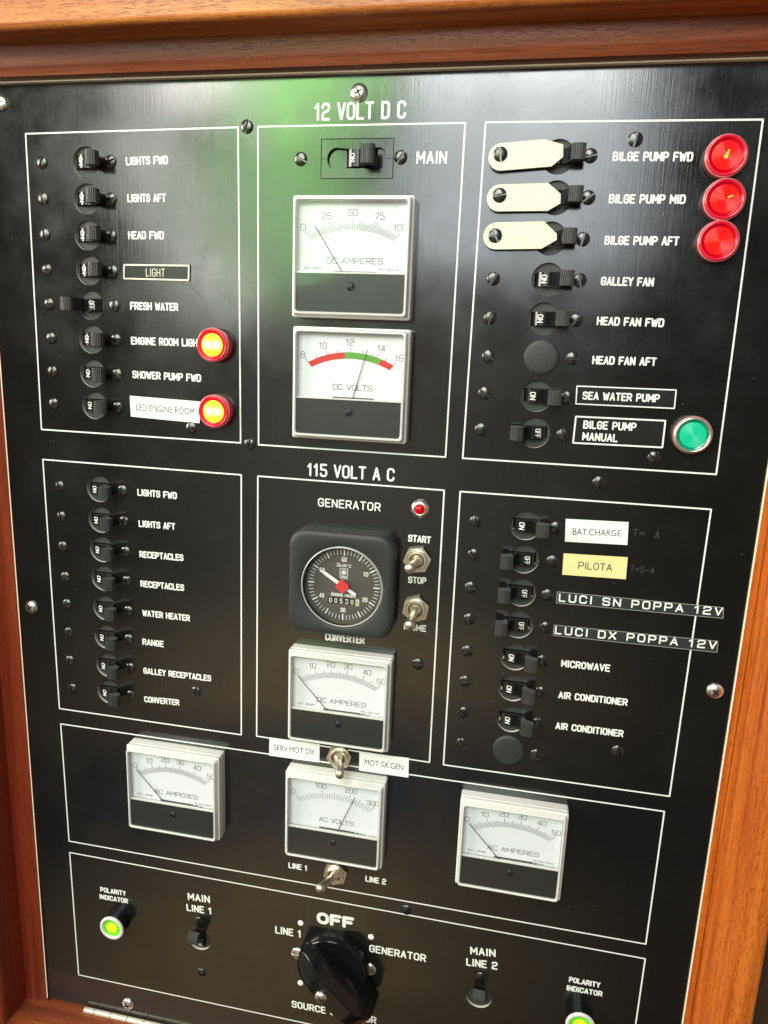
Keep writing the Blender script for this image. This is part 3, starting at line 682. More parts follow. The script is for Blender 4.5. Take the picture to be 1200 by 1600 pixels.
MB().box(-MAIN_HW + .4, -15.7, -.12, .12, -.04, .02).box(15.7, MAIN_HW - .45, -.12, .12, -.04, .02).build('seam', MAT['void'], fp)
MB().box(-MAIN_HW, MAIN_HW, -MAIN_HH, MAIN_HH, -7, -6.5).build('recess', MAT['void'], mn)
MB().box(-15.5, -4.6, -5.2, 5.2, -6, -2.2).box(10.2, 15.5, -5.2, 5.2, -6, -2.2).build('shutter', MAT['panel'], mn)
hm, hp = handle_mesh(1, 4.4, 11.0)
for q in (hm, hp): q.v = [(x - .2, y * 1.22, w) for x, y, w in q.v]
hmo = hm.build('handle', MAT['drum'], mn, sharp=28); hp.build('grip', MAT['plastic'], hmo, sharp=28)
mb = MB(); text(mb, 'ON', (-3.4, 2.0), (-3.2, -2.0), 2.7, 0, th=.14, wr=.5, gap=.22)
mb.v = [(x, y, -4.2 + math.sqrt(max(.1, 6.2 ** 2 * (1 - (x / 6.6) ** 2))) + .24 + w) for x, y, w in mb.v]
mb.build('lettering', MAT['ink'], hmo)
for p, a in (((158.4, -15.2), 2.7), ((210.3, -14.9), 1.0)): add_slot(mn, p[0] - MAIN_U, p[1] - MAIN_V, MAT['screw'], a)

# blank plugs
for k, i in sorted(BLANK):
    u, v = BRK[k][i]
    bp = tag(empty('blank_plug', u, v), 'round matt black blank plug beside HEAD FAN AFT' if k == 'dcr' else 'round matt black blank plug at the foot of the lowest right breaker column', 'blank plug', 'blank plugs in unused breaker holes')
    MB().lathe([(8.9, 0), (8.9, .5), (8.5, .95), (7, 1.25), (3, 1.5), (.01, 1.55)], 44).build('cap', MAT['bezel'], bp, sharp=60)
    for (a, b) in (SCR_L[k][i], SCR_R[k][i]): add_slot(bp, a - u, b - v, MAT['screw'])

# cream lock tabs over the bilge pump breakers
def tab_outline(c, r, a, tip):
    # round end about c, then the pointed free end
    return [(c[0] + r * math.cos(math.radians(t)), c[1] + r * math.sin(math.radians(t))) for t in range(90 + a, 271 + a, 12)][::-1] + tip
TABS = [(tab_outline((260.2, -15.9), 6.15, 3, [(279.8, -8.3), (288.9, -10.7), (289.3, -16.1), (284.3, -20.3)]), 'tilted', 'top'),
        (tab_outline((260.7, -34.4), 6.15, 1, [(283.4, -27.7), (289.6, -32.5), (289.9, -36.8), (284.2, -40.2)]), '', 'middle'),
        (tab_outline((260.3, -51.9), 6.3, 0, [(282.9, -45.0), (289.4, -50.6), (289.6, -53.4), (282.7, -57.6)]), '', 'bottom')]
TABS = [(p[::-1] if sum(p[q][0] * p[(q + 1) % len(p)][1] - p[(q + 1) % len(p)][0] * p[q][1] for q in range(len(p))) > 0 else p, b, c) for p, b, c in TABS]
for (pts, tl, nm), nmz in zip(TABS, ('FWD', 'MID', 'AFT')):
    cu = sum(p[0] for p in pts) / len(pts); cv = sum(p[1] for p in pts) / len(pts)
    t = MB().prism([(x - cu, y - cv) for x, y in pts][::-1], 2.2, 3.5).lathe([(4, 0), (4, 2.25)], 24, 260.2 - cu, (-16.0, -34.4, -51.9)[TABS.index((pts, tl, nm))] - cv).build('lock_tab', MAT['cream'], None, (cu, cv, 0), bevel=.25)
    tag(t, 'cream plastic lock tab holding the BILGE PUMP %s breaker, %s of the three' % (nmz, nm), 'lock tab', 'cream lock tabs on the bilge pump breakers')

# ------------------------------------------------------------------ panel meters
def meter(cu, cv, W, H, label, kind):
    t = tag(empty('panel_meter', cu, cv), label, 'meter', 'square clear faced meters on the panel')
    hw, hh = W / 2, H / 2; D = 12.0
    prof = [(0, 0, 1.2), (0, 5.6, 1.2), (.3, 5.75, 1.2), (.3, 6.5, 1.2), (.05, 6.7, 1.2), (.05, 8.3, 1.2), (.3, 8.6, 1.2), (.8, 8.8, 1.2), (1.4, 10.9, 1.4), (1.7, D, 1.6), (2.3, D + .2, 1.8), (2.6, D - .2, 1.8), (2.7, D - 1.6, 1.8)]
    MB().loft([rrect(hw - i, hh - i, r, w, 5) for i, w, r in prof]).build('housing', MAT['shell'], t, sharp=25)
    MB().loft([rrect(hw - 2.66, hh - 2.66, 1.6, D - .3, 5), rrect(hw - 2.95, hh - 2.95, 1.5, D - .5, 5), rrect(hw - 3.0, hh - 3.0, 1.5, 8.05, 5)]).build('inner_frame', MAT['inner'], t)
    cov = MB().quad((-hw + 2.5, -hh + 2.5), (hw - 2.5, -hh + 2.5), (hw - 2.5, hh - 2.5), (-hw + 2.5, hh - 2.5), D - .35).build('cover', MAT['clear'], t)
    ms = -hh + 2.7 + .355 * (H - 5.4)         # top edge of the dark lower mask
    mk = MB().box(-hw + 2.8, hw - 2.8, -hh + 2.8, ms, 4, D - 1.0).build('mask', MAT['mask'], t)
    MB().box(-hw + 2.8, hw - 2.8, ms + .02, ms + .8, D - 2.6, D - 1.1).build('mask_edge', MAT['shell'], t)
    add_slot(mk, .5, ms - 6.3, MAT['needle'], 2.2, w=D - 1.15, r=2.2)
    W1 = 8.0
    dial = MB().quad((-hw + 1.2, -hh + 1.2), (hw - 1.2, -hh + 1.2), (hw - 1.2, hh - 1.2), (-hw + 1.2, hh - 1.2), W1).build('dial', MAT['dial'], t)
    m = MB(); px, py = 0.0, ms - 6.0; R0 = 46.0; top = ms + 21.3; cy = top - R0
    def inner(a):
        dx, dy = math.sin(a), math.cos(a); oy = py - cy; b = oy * dy; c = oy * oy - R0 * R0
        q = -b + math.sqrt(b * b - c); return px + dx * q, py + dy * q, dx, dy
    A = math.radians(43)
    def val(f): return -A + 2 * A * f
    spec = dict(dcA=(50, 10, [(0, '0'), (.25, '25'), (.5, '50'), (.75, '75'), (1, '100')], .11, 5), dcV=(40, 5, [(0, '8'), (.22, '10'), (.49, '12'), (.80, '14'), (1, '16')], .685, 5),
                A50=(50, 10, [(0, '0'), (.2, '10'), (.4, '20'), (.6, '30'), (.8, '40'), (1, '50')], .0, 5), acV=(30, 10, [(0, '0'), (.33, '100'), (.7, '200'), (1, '300')], .755, 5))[kind]
    n, maj, labs, needle, _ = spec
    warp = (lambda f: f) if kind != 'acV' else (lambda f: f)
    if kind == 'dcV':
        for (f0, f1, mt) in ((0, .43, 'red_print'), (.43, .86, 'green_print'), (.86, 1.0, 'red_print')):
            b = MB(); k = 24; o1 = []; o2 = []
            for i in range(k + 1):
                x, y, dx, dy = inner(val(f0 + (f1 - f0) * i / k)); o1.append((x, y)); o2.append((x + dx * 3.3, y + dy * 3.3))
            for i in range(k): b.quad(o1[i], o1[i + 1], o2[i + 1], o2[i], W1 + .06)
            b.build('scale_band', MAT[mt], dial)
    for i in range(n + 1):
        f = i / n; x, y, dx, dy = inner(val(f)); L = 3.3; th = .24
        if any(abs(f - a) < .012 for a, _ in labs): L = 5.4
        elif i % 5 == 0: L = 4.4
        if kind == 'dcV' and L == 4.4 and i % 2: L = 3.3
        ribbon(m, [(x, y), (x + dx * L, y + dy * L)], th, W1 + .1, 2)
    if kind == 'dcV':
        for f in (.11, .35, .64, .9):
            x, y, dx, dy = inner(val(f)); ribbon(m, [(x + dx * 3.3, y + dy * 3.3), (x + dx * 4.9, y + dy * 4.9)], .24, W1 + .1, 2)
    m.build('scale', MAT['print'], dial)
    m = MB()
    for f, s in labs:
        x, y, dx, dy = inner(val(f)); q = 6.6; h = 3.3; wd = len(s) * 2.5 - (.8 if '1' in s else 0)
        cx_, cy_ = x + dx * q, y + dy * q + (0 if f not in (0, 1) else -.3)
        cx_ += (-.8 if f < .3 else (1.0 if f > .7 else 0)); cx_ = min(cx_, hw - 4.6 - wd / 2 + 1.2)
        text(m, s, (cx_ - wd / 2, cy_), (cx_ + wd / 2, cy_), h, W1 + .1, th=.09, wr=.75, gap=.26, rad=.3)
    name = dict(dcA='DC AMPERES', dcV='DC VOLTS', A50='DC AMPERES', acV='AC VOLTS')[kind]
    if label.startswith('AC') or ' AC ' in label: name = name.replace('DC', 'AC')
    wd = 29.5 if 'AMP' in name else 21.5
    text(m, name, (-wd / 2 + 1.5, ms + 5.0), (wd / 2 + 1.5, ms + 5.0), 3.0, W1 + .1, th=.1, wr=.85, gap=.24, rad=.28)
    if kind != 'acV' and kind != 'dcV':
        e = 'EXT. SHUNT' if 'AC ' not in name else 'EXT. XFMR'
        text(m, e, (-hw + 6.2, ms + 2.0), (-hw + 16.5, ms + 2.0), 1.3, W1 + .1, th=.14, wr=.75, gap=.3, rad=.3)
        text(m, '75-50 MVAC' if 'AC ' in name else '75-50 MV', (hw - 17.5, ms + 1.7), (hw - 5.5, ms + 1.7), 1.3, W1 + .1, th=.12, wr=.75, gap=.3, rad=.3)
    if kind == 'dcV': text(m, 'NEWMAR', (hw - 19, ms - .2), (hw - 11, ms - .2), 1.0, W1 + .1, th=.2, wr=.7, gap=.3, rad=.3)
    elif kind != 'dcA':
        text(m, 'NEW', (hw - 18.5, ms - 1.1), (hw - 11.6, ms - 1.1), 2.2, W1 + .1, th=.2, wr=.62, gap=.24, rad=.3)
        text(m, 'MAR', (hw - 11.0, ms - 1.1), (hw - 5.0, ms - 1.1), 1.4, W1 + .1, th=.22, wr=.8, gap=.24, rad=.3)
    m.build('lettering', MAT['print'], dial)
    a = val(needle); x, y, dx, dy = inner(a); L = 5.8
    MB().rod((px + dx * 3, py + dy * 3, W1 + 1.3), (x + dx * L, y + dy * L, W1 + 1.3), .26, .17, 8).build('needle', MAT['needle'], t)
    MB().box(-9, 13, ms + .85, ms + 1.3, W1 + .2, W1 + .8).build('movement_bar', MAT['face'], t)
    return t
meter(188.6, -63.9, 62.6, 59.6, 'DC AMPERES meter of 0 to 100 scale, uppermost on the panel, tinted green', 'dcA')
meter(189.4, -127.6, 62.6, 58.6, 'DC VOLTS meter with a red and green scale under the upper ammeter', 'dcV')
meter(187.9, -308.6, 61.0, 57.2, 'DC AMPERES meter of 0 to 50 scale below the hour meter', 'A50')
meter(82.4, -386.2, 62.2, 58.0, 'small AC AMPERES meter on the lower left, alone in the wide box', 'A50')
meter(187.0, -387.0, 61.4, 57.6, 'AC VOLTS meter with its needle past 200, between two toggle switches', 'acV')
meter(292.6, -387.6, 61.0, 57.0, 'lower right AC AMPERES meter with a 0 to 50 scale', 'A50')

# ------------------------------------------------------------------ engine hour meter
hmu, hmv = 187.7, -237.6
hr = tag(empty('hour_meter', hmu, hmv), 'round black engine hour meter in a thick rounded square bezel below GENERATOR', 'hour meter')
bz = [(0, 0, 10), (0, 8.8, 10), (.5, 10.2, 9.6), (1.7, 11.0, 9), (3.2, 11.2, 8)]
seg = 56
def to_circle(r, w):
    return [(r * math.cos(2 * PI * i / 96) + .8, r * math.sin(2 * PI * i / 96) - 1.2, w) for i in range(96)]
def square_ring(h, r, w):
    out = []
    for i in range(96):
        a = 2 * PI * i / 96; c, s = math.cos(a), math.sin(a); k = h / max(abs(c), abs(s)); x, y = abs(c * k), abs(s * k); q = h - r
        if x > q and y > q:       # on the rounded corner: ray against the corner circle
            b = (q * abs(c) + q * abs(s)); k = b + math.sqrt(max(0, b * b - (2 * q * q - r * r)))
        out.append((c * k, s * k, w))
    return out
rings = [square_ring(30.3 - i, r, w) for i, w, r in bz] + [to_circle(24.4, 11.2), to_circle(23.9, 10.9), to_circle(23.7, 9.6)]
MB().loft(rings).build('bezel', MAT['bezel'], hr, sharp=40)
MB().lathe([(23.7, 10.0), (23.4, 10.9), (22.9, 11.2), (22.5, 10.6)], 64, .8, -1.2).build('glass_ring', MAT['inner'], hr)
MB().lathe([(22.5, 10.4), (20, 10.9), (16, 11.4), (11, 11.8), (6, 12.0), (.01, 12.1)], 64, .8, -1.2).build('glass', MAT['clear'], hr)
MB().lathe([(23.6, 6.0), (.01, 6.0)], 64, .8, -1.2).build('dial', MAT['black_dial'], hr)
dl = [c for c in hr.children if c.name.startswith('dial')][0]
m = MB(); ox, oy = .8, -1.2
for i in range(60):
    a = 2 * PI * i / 60; d = (math.sin(a), math.cos(a)); big = i % 5 == 0
    ribbon(m, [(ox + d[0] * (17.4 if big else 18.0), oy + d[1] * (17.4 if big else 18.0)), (ox + d[0] * 20.6, oy + d[1] * 20.6)], .75 if big else .32, 6.06, 2)
m.build('minute_marks', MAT['dial_white'], dl)
m = MB()
for s, a in (('60', 0), ('10', 60), ('20', 120), ('30', 180), ('40', 240), ('50', 300)):
    x = ox + 14.9 * math.sin(math.radians(a)) * .98; y = oy + 14.9 * math.cos(math.radians(a)) - 1.3
    text(m, s, (x - 1.45, y), (x + 1.45, y), 2.7, 6.08, th=.17, wr=.42, gap=.3)
text(m, 'Quarz', (ox - 4.2, oy + 10.6), (ox + 4.2, oy + 10.6), 2.1, 6.08, th=.13, wr=.8, gap=.25, rad=.3)
text(m, 'VDO', (ox - 2.4, oy + 3.6), (ox + 2.4, oy + 3.6), 1.25, 6.08, th=.24, wr=.9, gap=.3, rad=.4)
text(m, 'ENGINE HOURS', (ox - 7.0, oy - 6.9), (ox + 7.4, oy - 6.9), 1.75, 6.08, th=.2, wr=.6, gap=.24)
m.build('lettering', MAT['dial_white'], dl)
m = MB(); c = (ox, oy + 7.4); s = 2.2
for q in ([(-s, -s), (s, -s)], [(s, -s), (s, s)], [(s, s), (-s, s)], [(-s, s), (-s, -s)]): ribbon(m, [(c[0] + a, c[1] + b) for a, b in q], .32, 6.08, 2)
for i in range(8):
    a = PI * i / 4; ribbon(m, [(c[0] + .45 * math.cos(a), c[1] + .45 * math.sin(a)), (c[0] + 1.5 * math.cos(a), c[1] + 1.5 * math.sin(a))], .5, 6.085 + .004 * i, 3)
m.build('emblem', MAT['dial_white'], dl)
MB().box(ox - 9.0, ox + 8.8, oy - 11.6, oy - 7.6, 6.02, 6.05).build('counter_window', MAT['void'], dl)
m = MB()
for i, s in enumerate('00530'):
    x = ox - 8.2 + 3.15 * i; text(m, s, (x, oy - 11.0), (x + 1.6, oy - 11.0), 2.9, 6.08, th=.13, wr=.42)
    sc_x = x
m2 = MB()
for i, s in enumerate('00530'):
    x = ox - 8.2 + 3.15 * i
    for st in S_[s]:
        ribbon(m2, [(p[0] * 1.3 + x + .15, p[1] * 2.5 + oy - 10.9) for p in round_poly([(a, b, *r) for a, b, *r in st], .5)], .38, 6.09)
m2.build('counter_digits', MAT['dial_white'], dl)
MB().box(ox + 7.2, ox + 9.3, oy - 11.5, oy - 7.7, 6.03, 6.12).build('tenths_drum', MAT['cream'], dl)
m = MB(); text(m, '6', (ox + 7.55, oy - 11.1), (ox + 8.95, oy - 11.1), 2.8, 6.16, th=.14); m.v = [(p[0], p[1], p[2]) for p in m.v]
m = MB()
ribbon(m, [(p[0] * 1.0 + ox + 7.75, p[1] * 2.4 + oy - 10.8) for p in round_poly(S_['6'][0], .5)], .3, 6.16); m.build('tenths_digit', MAT['text_dark'], dl)
dv = Vector((math.sin(math.radians(-58)), math.cos(math.radians(-58)))); nv = Vector((-dv.y, dv.x)); o2 = Vector((ox - .1, oy - .1))
hand = [o2 + dv * 16.6, o2 + dv * 12 + nv * 1.0, o2 + dv * 1 + nv * 1.05, o2 - dv * 9 + nv * .95, o2 - dv * 9 - nv * .95, o2 + dv * 1 - nv * 1.05, o2 + dv * 12 - nv * 1.0]
MB().prism([tuple(p) for p in hand], 7.4, 7.8).build('hand', MAT['dial_white'], hr)
pts = []
for i in range(48):
    a = 2 * PI * i / 48; r = 2.75 + 1.0 * abs(math.cos(2 * a)) ** .6; pts.append((ox - .1 + r * math.cos(a + .1), oy - .1 + r * math.sin(a + .1)))
MB().prism(pts, 8.0, 8.9, True).build('hub', MAT['hub'], hr, sharp=40)

# ------------------------------------------------------------------ indicator lamps
def lamp(u, v, label, lens, rim, core, hot=None, h=7.0, r=9.2, cat='indicator lamp'):
    t = tag(empty('indicator_lamp', u, v), label, cat, 'round indicator lamps on the panel')
    MB().lathe([(r + .2, 0), (r + .2, 1.2), (r - .1, 1.5)], 48).build('collar', MAT['plastic'], t, sharp=50)
    MB().lathe([(r - .15, h - 2.2), (r + .08, h - 1.9), (r + .02, h - 1.2), (r - .3, h - .9)], 48).build('ring', MAT['lens_ring'], t, sharp=70)
    MB().lathe([(r - .25, 1.4), (r - .2, h - 1.2), (r - .5, h - .3), (r - 1.0, h), (r - 1.5, h - .15), (r - 1.7, h - .6)], 48).build('rim', MAT[rim], t, sharp=70)
    MB().lathe([(r - 1.6, h - .5), (r - 1.9, h - 1.0), (r - 2.9, h - 1.2), (r - 3.0, h - .75)], 48).build('lens', MAT[lens], t, sharp=50)
    prof = []
    rr = r - 3.0; w = h - .72
    for i in range(9):
        q = rr * (1 - i / 9); prof += [(q, w + .25 * (1 - (q / rr) ** 2)), (q - rr / 18, w + .12 + .25 * (1 - (q / rr) ** 2))]
    prof.append((.01, w + .3))
    c = MB().lathe(prof, 48).build('lens_core', MAT[core], t, sharp=25)
    if hot:
        m = MB()
        for (x, y, q) in hot[1]: m.lathe([(q, w + .34), (.01, w + .42)], 20, x, y)
        m.build('bulb_glow', MAT[hot[0]], c)
    return t
lamp(111.4, -109.8, 'lit red lamp glowing yellow at the end of ENGINE ROOM LIGHT', 'lens_lit', 'rim_red', 'glow')
lamp(111.7, -145.8, 'lit red lamp glowing yellow at the end of the LED ENGINE ROOM sticker', 'lens_lit', 'rim_red', 'glow')
lamp(361.8, -16.6, 'large red lamp at the end of BILGE PUMP FWD', 'lens_red', 'rim_red', 'core_red', ('filament', [(-.3, -.6, .9), (.3, .8, .7), (.7, 2.0, .5)]), h=6)
lamp(363.4, -35.2, 'large red lamp at the end of BILGE PUMP MID', 'lens_red', 'rim_red', 'core_red', ('filament', [(1.6, .8, .45), (2.4, 1.2, .4), (3.2, 1.4, .3)]), h=6)
lamp(363.2, -53.4, 'large red lamp at the end of BILGE PUMP AFT', 'lens_red', 'rim_red', 'core_red', None, h=6)
g = lamp(363.0, -143.9, 'large green lamp beside the BILGE PUMP MANUAL plate', 'lens_green', 'nickel', 'core_green', None, h=6)
t = tag(empty('indicator_lamp', 229.1, -192.8), 'tiny red lamp in a silver bezel above START', 'indicator lamp', 'round indicator lamps on the panel')
MB().lathe([(5.3, 0), (5.3, .6), (4.9, 1.5), (4.0, 2.4), (3.1, 2.8), (2.75, 2.6)], 36).build('bezel', MAT['nickel'], t, sharp=60)
MB().lathe([(2.75, 2.6), (2.6, 3.0), (1.5, 3.7), (.01, 4.0)], 28).build('lens', MAT['lens_red'], t, sharp=60)
for (u, v, wh) in ((34.9, -496.6, 'lower left'), (342.2, -498.3, 'lower right')):
    t = tag(empty('polarity_lamp', u, v), 'green polarity lamp in a black barrel with silver rim, %s corner' % wh, 'indicator lamp', 'round indicator lamps on the panel')
    MB().lathe([(8.4, 0), (8.4, 1.0), (8.0, 1.2), (8.0, 8.0)], 44).build('barrel', MAT['knob'], t, sharp=50)
    MB().lathe([(8.0, 7.6), (8.5, 7.9), (8.7, 8.8), (8.4, 9.4), (7.4, 9.7), (6.5, 9.4), (6.3, 8.6)], 44).build('rim', MAT['white_metal'], t, sharp=70)
    l = MB().lathe([(6.6, 8.7), (6.4, 8.4), (4.3, 8.2), (4.1, 8.7)], 36).build('lens', MAT['pol_ring'], t, sharp=50)
    MB().lathe([(4.1, 8.6), (3.6, 9.0), (2.0, 8.7)], 32).build('lens_core', MAT['pol_core'], t, sharp=50)
    MB().lathe([(2.05, 8.7), (1.6, 8.95), (.01, 8.8)], 24).build('lens_centre', MAT['pol_mid'], t, sharp=50)

# ------------------------------------------------------------------ toggle switches
def toggle(u, v, tu, tv, tw, ang, label):
    t = tag(empty('toggle_switch', u, v), label, 'toggle switch', 'silver toggle switches on the panel')
    a = ang; hexa = [(7.9 * math.cos(a + PI / 3 * i), 7.9 * math.sin(a + PI / 3 * i)) for i in range(6)]
    cu = plate_mesh('nut', hexa, [circ(0, 0, 5.6, 32)], .3, 2.3, MAT['nickel'], t)
    b = cu.modifiers.new('bevel', 'BEVEL'); b.width = .0003; b.segments = 2; b.limit_method = 'ANGLE'
    MB().lathe([(6.6, 0), (6.6, .3), (5.5, .35)], 32).build('washer', MAT['nickel'], t)
    MB().lathe([(5.65, 0), (5.65, 3.4), (5.3, 3.8), (4.4, 3.8), (4.1, 3.3), (3.6, 1.2), (.01, .9)], 36).build('bushing', MAT['nickel'], t, sharp=40)
    d = Vector((tu - u, tv - v, tw - 2)); b0 = Vector((0, 0, 2)); q = d.normalized()
    x = q.orthogonal().normalized(); y = q.cross(x); L = d.length
    prof = [(0, 3.3), (.09, 3.1), (.16, 2.1), (.3, 2.1), (.55, 2.4), (.82, 3.0), (.9, 3.05), (.96, 2.75), (1.0, 2.0), (1.03, 1.0), (1.035, .05)]
    rings = [[tuple(b0 + q * (L * f) + (x * math.cos(2 * PI * i / 20) + y * math.sin(2 * PI * i / 20)) * r) for i in range(20)] for f, r in prof]
    MB().loft(rings, True, True).build('lever', MAT['nickel'], t, sharp=60)
    return t
toggle(228.9, -221.6, 227.0, -222.3, 18, .15, 'silver toggle switch between START and STOP')
toggle(229.5, -250.3, 228.9, -254.4, 19, .35, 'silver toggle switch over the PRIME lettering')
toggle(187.5, -349.0, 192.8, -350.8, 18, .2, 'silver toggle switch between the SERV.MOT DX and MOT SX.GEN stickers')
toggle(187.1, -430.2, 180.9, -429.6, 18, .3, 'silver toggle switch between LINE 1 and LINE 2 lettering')

# ------------------------------------------------------------------ rotary source selector
ku, kv = 188, -495.5
rs = tag(empty('rotary_switch', ku, kv), 'glossy black rotary selector knob with a tall grip under the OFF sticker', 'rotary switch')
MB().lathe([(23.0, .3), (23.2, 5.0), (22.6, 8.4), (21.8, 9.3), (20.4, 9.0), (.01, 7.6)], 64).build('knob_base', MAT['knob'], rs, sharp=40)
ra = math.radians(180 - 38)                      # the pointer end looks up and left
da = Vector((math.cos(ra), math.sin(ra))); db = Vector((-da.y, da.x))
rings = []
for i in range(37):
    a = -33.0 + 56.4 * i / 36
    f = max(0, 1 - (abs(a) / 23.6) ** 4) if a > 0 else max(0.45, 1 - .55 * (abs(a) / 33) ** 2.5)
    top = 28.5 - 2.0 * max(0, min(1, (a + 20) / 25)) - (12.0 * max(0, (a - 4) / 19.6) ** 1.6 if a > 4 else 0)
    if a < -18: top -= 8.0 * ((-18 - a) / 15) ** 1.7
    hb = 1.6 + 8.4 * f ** .5; ht = min(hb - .4, 1.2 + 5.2 * f ** .5); z0 = 3.0
    sec = []
    half = [(hb, 0), (hb + .1, .3), (hb - .1, .55), (ht + (hb - ht) * .6, .78), (ht + .1, .92), (ht - .1, .96), (ht - .5, .99), (ht - 1.0, 1.0), (ht * .35, 1.0)]
    for x, w in [(-a_, b_) for a_, b_ in half] + half[::-1]:
        p = da * a + db * x
        sec.append((p.x, p.y, z0 + (top - z0) * w))
    rings.append(sec)
gm = MB(); gm.loft(rings, True, True, closed=True); gm.f = [f[::-1] for f in gm.f]
gm.build('grip', MAT['knob'], rs, sharp=24)
pm = MB(); pm.rod(tuple((da * 22.6 - db * 2.2).to_3d() + Vector((0, 0, 9.5))), tuple((da * 19.0 - db * 5.6).to_3d() + Vector((0, 0, 13.5))), .9, .7, 10).build('pointer_mark', MAT['plate_edge'], rs)
add_phillips(rs, -1.4, -1.6, w=27.0, r=3.9, ang=.2)
for p, a in (((162.9, -496.1), 0.1), ((211.2, -497.0), 2.3)):
    s = slot_screw(4.3, 1.9, .45).build('screw', MAT['steel'], rs, (p[0] - ku, p[1] - kv, 0), sharp=50); s.rotation_euler = (0, -a, 0)
m = MB(); ribbon(m, circ(14.2, 9.0, 3.6, 28) + [circ(14.2, 9.0, 3.6, 28)[0]], .45, 8.35)
for i in range(3):
    a = i * 2.1; ribbon(m, [(14.2 + 2.4 * math.cos(a), 9 + 2.4 * math.sin(a)), (14.2 + .8 * math.cos(a + .9), 9 + .8 * math.sin(a + .9)), (14.2 + 2.2 * math.cos(a + 1.6), 9 + 2.2 * math.sin(a + 1.6))], .4, 8.37 + .006 * i)
m.build('emblem', MAT['plastic'], rs)

# ------------------------------------------------------------------ stickers, plates and tapes
def flat_label(name, corners, mat, w0, w1, label, cat, group, edge=None, ew=.6):
    c = (sum(p[0] for p in corners) / 4, sum(p[1] for p in corners) / 4)
    t = tag(empty(name, *c), label, cat, group)
    q = [(p[0] - c[0], p[1] - c[1]) for p in corners]
    MB().prism(q[::-1], w0, w1).build('backing', MAT[mat], t)
    if edge:
        m = MB(); cc = Vector((0, 0)); ins = [Vector(p) + (cc - Vector(p)).normalized() * 0 for p in q]
        for i in range(4):
            a = Vector(q[i]); b = Vector(q[(i + 1) % 4]); d = (b - a).normalized(); n = Vector((-d.y, d.x))
            if n.dot(-(a + b) / 2) < 0: n = -n
            ribbon(m, [a + d * ew / 2 + n * ew / 2, b - d * ew / 2 + n * ew / 2], ew, w1 + .03 + .006 * i, 2)
        m.build('border', MAT[edge], t)
    return t, c
def rel(p, c): return (p[0] - c[0], p[1] - c[1])
GS = 'paper stickers on the panel'
t, c = flat_label('name_plate', [(57.2, -68.1), (96.5, -67.9), (96.1, -76.3), (56.8, -76.2)], 'plate', .02, .9, 'small black plate reading LIGHT with a cream border', 'name plate', 'black name plates', 'plate_edge', .85)
lettering('LIGHT', rel((70.6, -74.4), c), rel((81.9, -74.5), c), 4.3, MAT['plate_edge'], t, w=.95, th=.09)
t, c = flat_label('name_plate', [(305.5, -122.6), (353.7, -122.3), (353.9, -131.9), (305.8, -132.1)], 'plate', .02, .8, 'long black plate reading SEA WATER PUMP with a white border', 'name plate', 'black name plates', 'ink', .6)
lettering('SEA WATER PUMP', rel((309.0, -129.5), c), rel((346.2, -129.1), c), 4.1, MAT['ink'], t, w=.86, th=.19)
t, c = flat_label('name_plate', [(306.3, -137.8), (350.5, -137.5), (350.6, -151.7), (306.1, -152.1)], 'plate', .02, .8, 'two line black plate reading BILGE PUMP MANUAL beside the green lamp', 'name plate', 'black name plates', 'ink', .8)
lettering('BILGE PUMP', rel((310.7, -144.1), c), rel((336.7, -143.9), c), 4.2, MAT['ink'], t, w=.86, th=.19)
lettering('MANUAL', rel((310.8, -150.1), c), rel((328.4, -150.1), c), 4.2, MAT['ink'], t, w=.86, th=.19)
t, c = flat_label('paper_label', [(57.8, -140.1), (101.2, -141.2), (100.4, -153.4), (57.9, -152.0)], 'paper', .02, .3, 'white sticker reading LED ENGINE ROOM left of a glowing red lamp', 'sticker', GS)
sans('LED ENGINE ROOM', rel((61.5, -148.1), c), rel((97.4, -148.9), c), 3.7, MAT['text_dark'], t, .34)
t, c = flat_label('paper_label', [(306.5, -192.0), (338.2, -191.1), (338.9, -203.3), (307.2, -204.3)], 'paper', .02, .3, 'white sticker reading BAT.CHARGE on the right', 'sticker', GS)
sans('BAT.CHARGE', rel((310.7, -200.2), c), rel((335.1, -199.0), c), 3.5, MAT['text_dark'], t, .34)
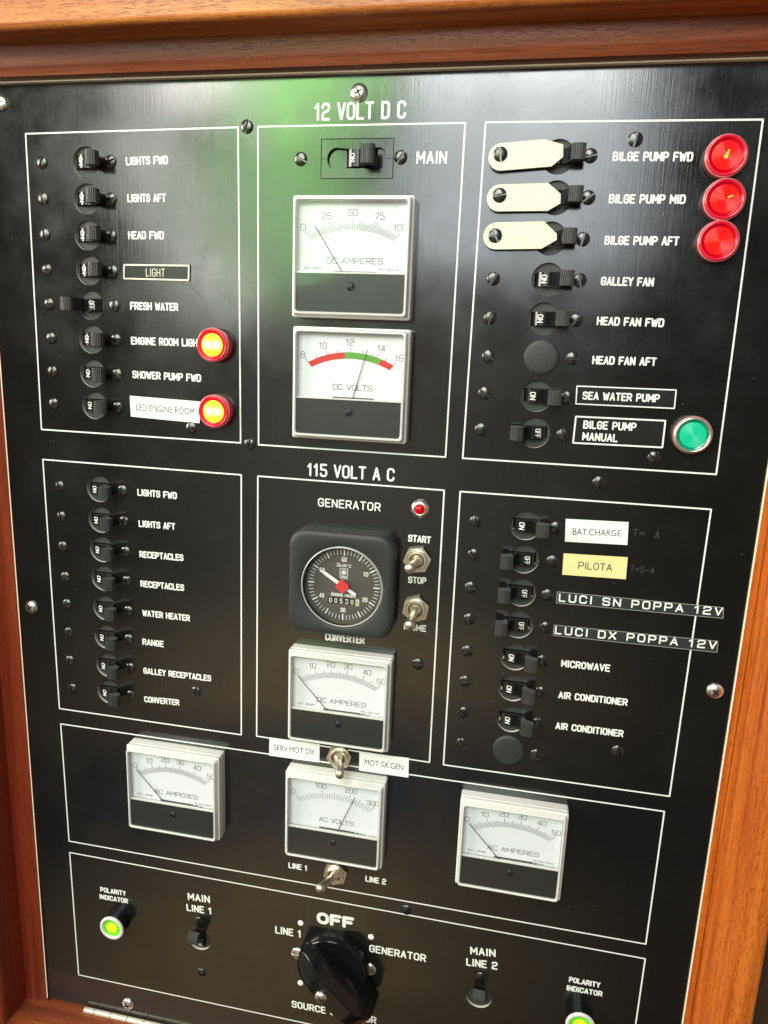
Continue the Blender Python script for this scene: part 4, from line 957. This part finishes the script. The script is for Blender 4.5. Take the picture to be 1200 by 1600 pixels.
t, c = flat_label('paper_label', [(307.1, -210.8), (339.8, -209.9), (340.1, -221.9), (307.4, -222.6)], 'yellow', .02, .3, 'pale yellow sticker reading PILOTA below BAT.CHARGE', 'sticker', GS)
lettering('PILOTA', rel((315.3, -218.6), c), rel((332.6, -218.2), c), 4.0, MAT['text_dark'], t, w=.34, th=.13, wr=.62, rad=.5)
t, c = flat_label('paper_label', [(143.0, -343.4), (174.9, -343.1), (174.9, -355.3), (142.8, -355.6)], 'paper', .02, .3, 'white sticker reading SERV.MOT DX left of a toggle switch', 'sticker', GS)
sans('SERV.MOT DX', rel((146.0, -351.1), c), rel((171.9, -350.8), c), 3.7, MAT['text_dark'], t, .34)
t, c = flat_label('paper_label', [(199.7, -344.6), (229.7, -343.8), (230.0, -356.6), (199.8, -356.7)], 'paper', .02, .3, 'white sticker reading MOT SX.GEN right of a toggle switch', 'sticker', GS)
sans('MOT SX.GEN', rel((203.1, -352.2), c), rel((226.7, -352.2), c), 3.7, MAT['text_dark'], t, .34)
for cs, s, a, b, nm in (([(305.5, -232.3), (389.9, -232.1), (390.4, -238.2), (305.6, -238.9)], 'LUCI SN POPPA 12V', (306.8, -237.8), (389.7, -236.8), 'upper'),
                        ([(305.5, -251.3), (389.6, -250.7), (390.0, -257.2), (305.6, -257.6)], 'LUCI DX POPPA 12V', (306.4, -256.5), (389.2, -255.5), 'lower')):
    t, c = flat_label('embossed_tape', cs, 'tape', .02, .35, '%s black embossed tape reading %s' % (nm, s), 'label tape', 'black embossed label tapes', 'tape_edge', .3)
    lettering(s, rel(a, c), rel(b, c), 4.6, MAT['tape_text'], t, w=.45, th=.17, wr=.72, gap=.5, rad=.3)
t, c = flat_label('clear_sticker', [(167.8, -457.0), (207.8, -454.5), (207.7, -470.1), (167.8, -473.0)], 'film', .02, .2, 'translucent dark sticker with bold white OFF above the rotary knob', 'sticker', GS)
lettering('OFF', rel((175.5, -469.9), c), rel((200.2, -469.2), c), 8.6, MAT['ink'], t, w=.24, th=.27, wr=.78, gap=.36, rad=.5)
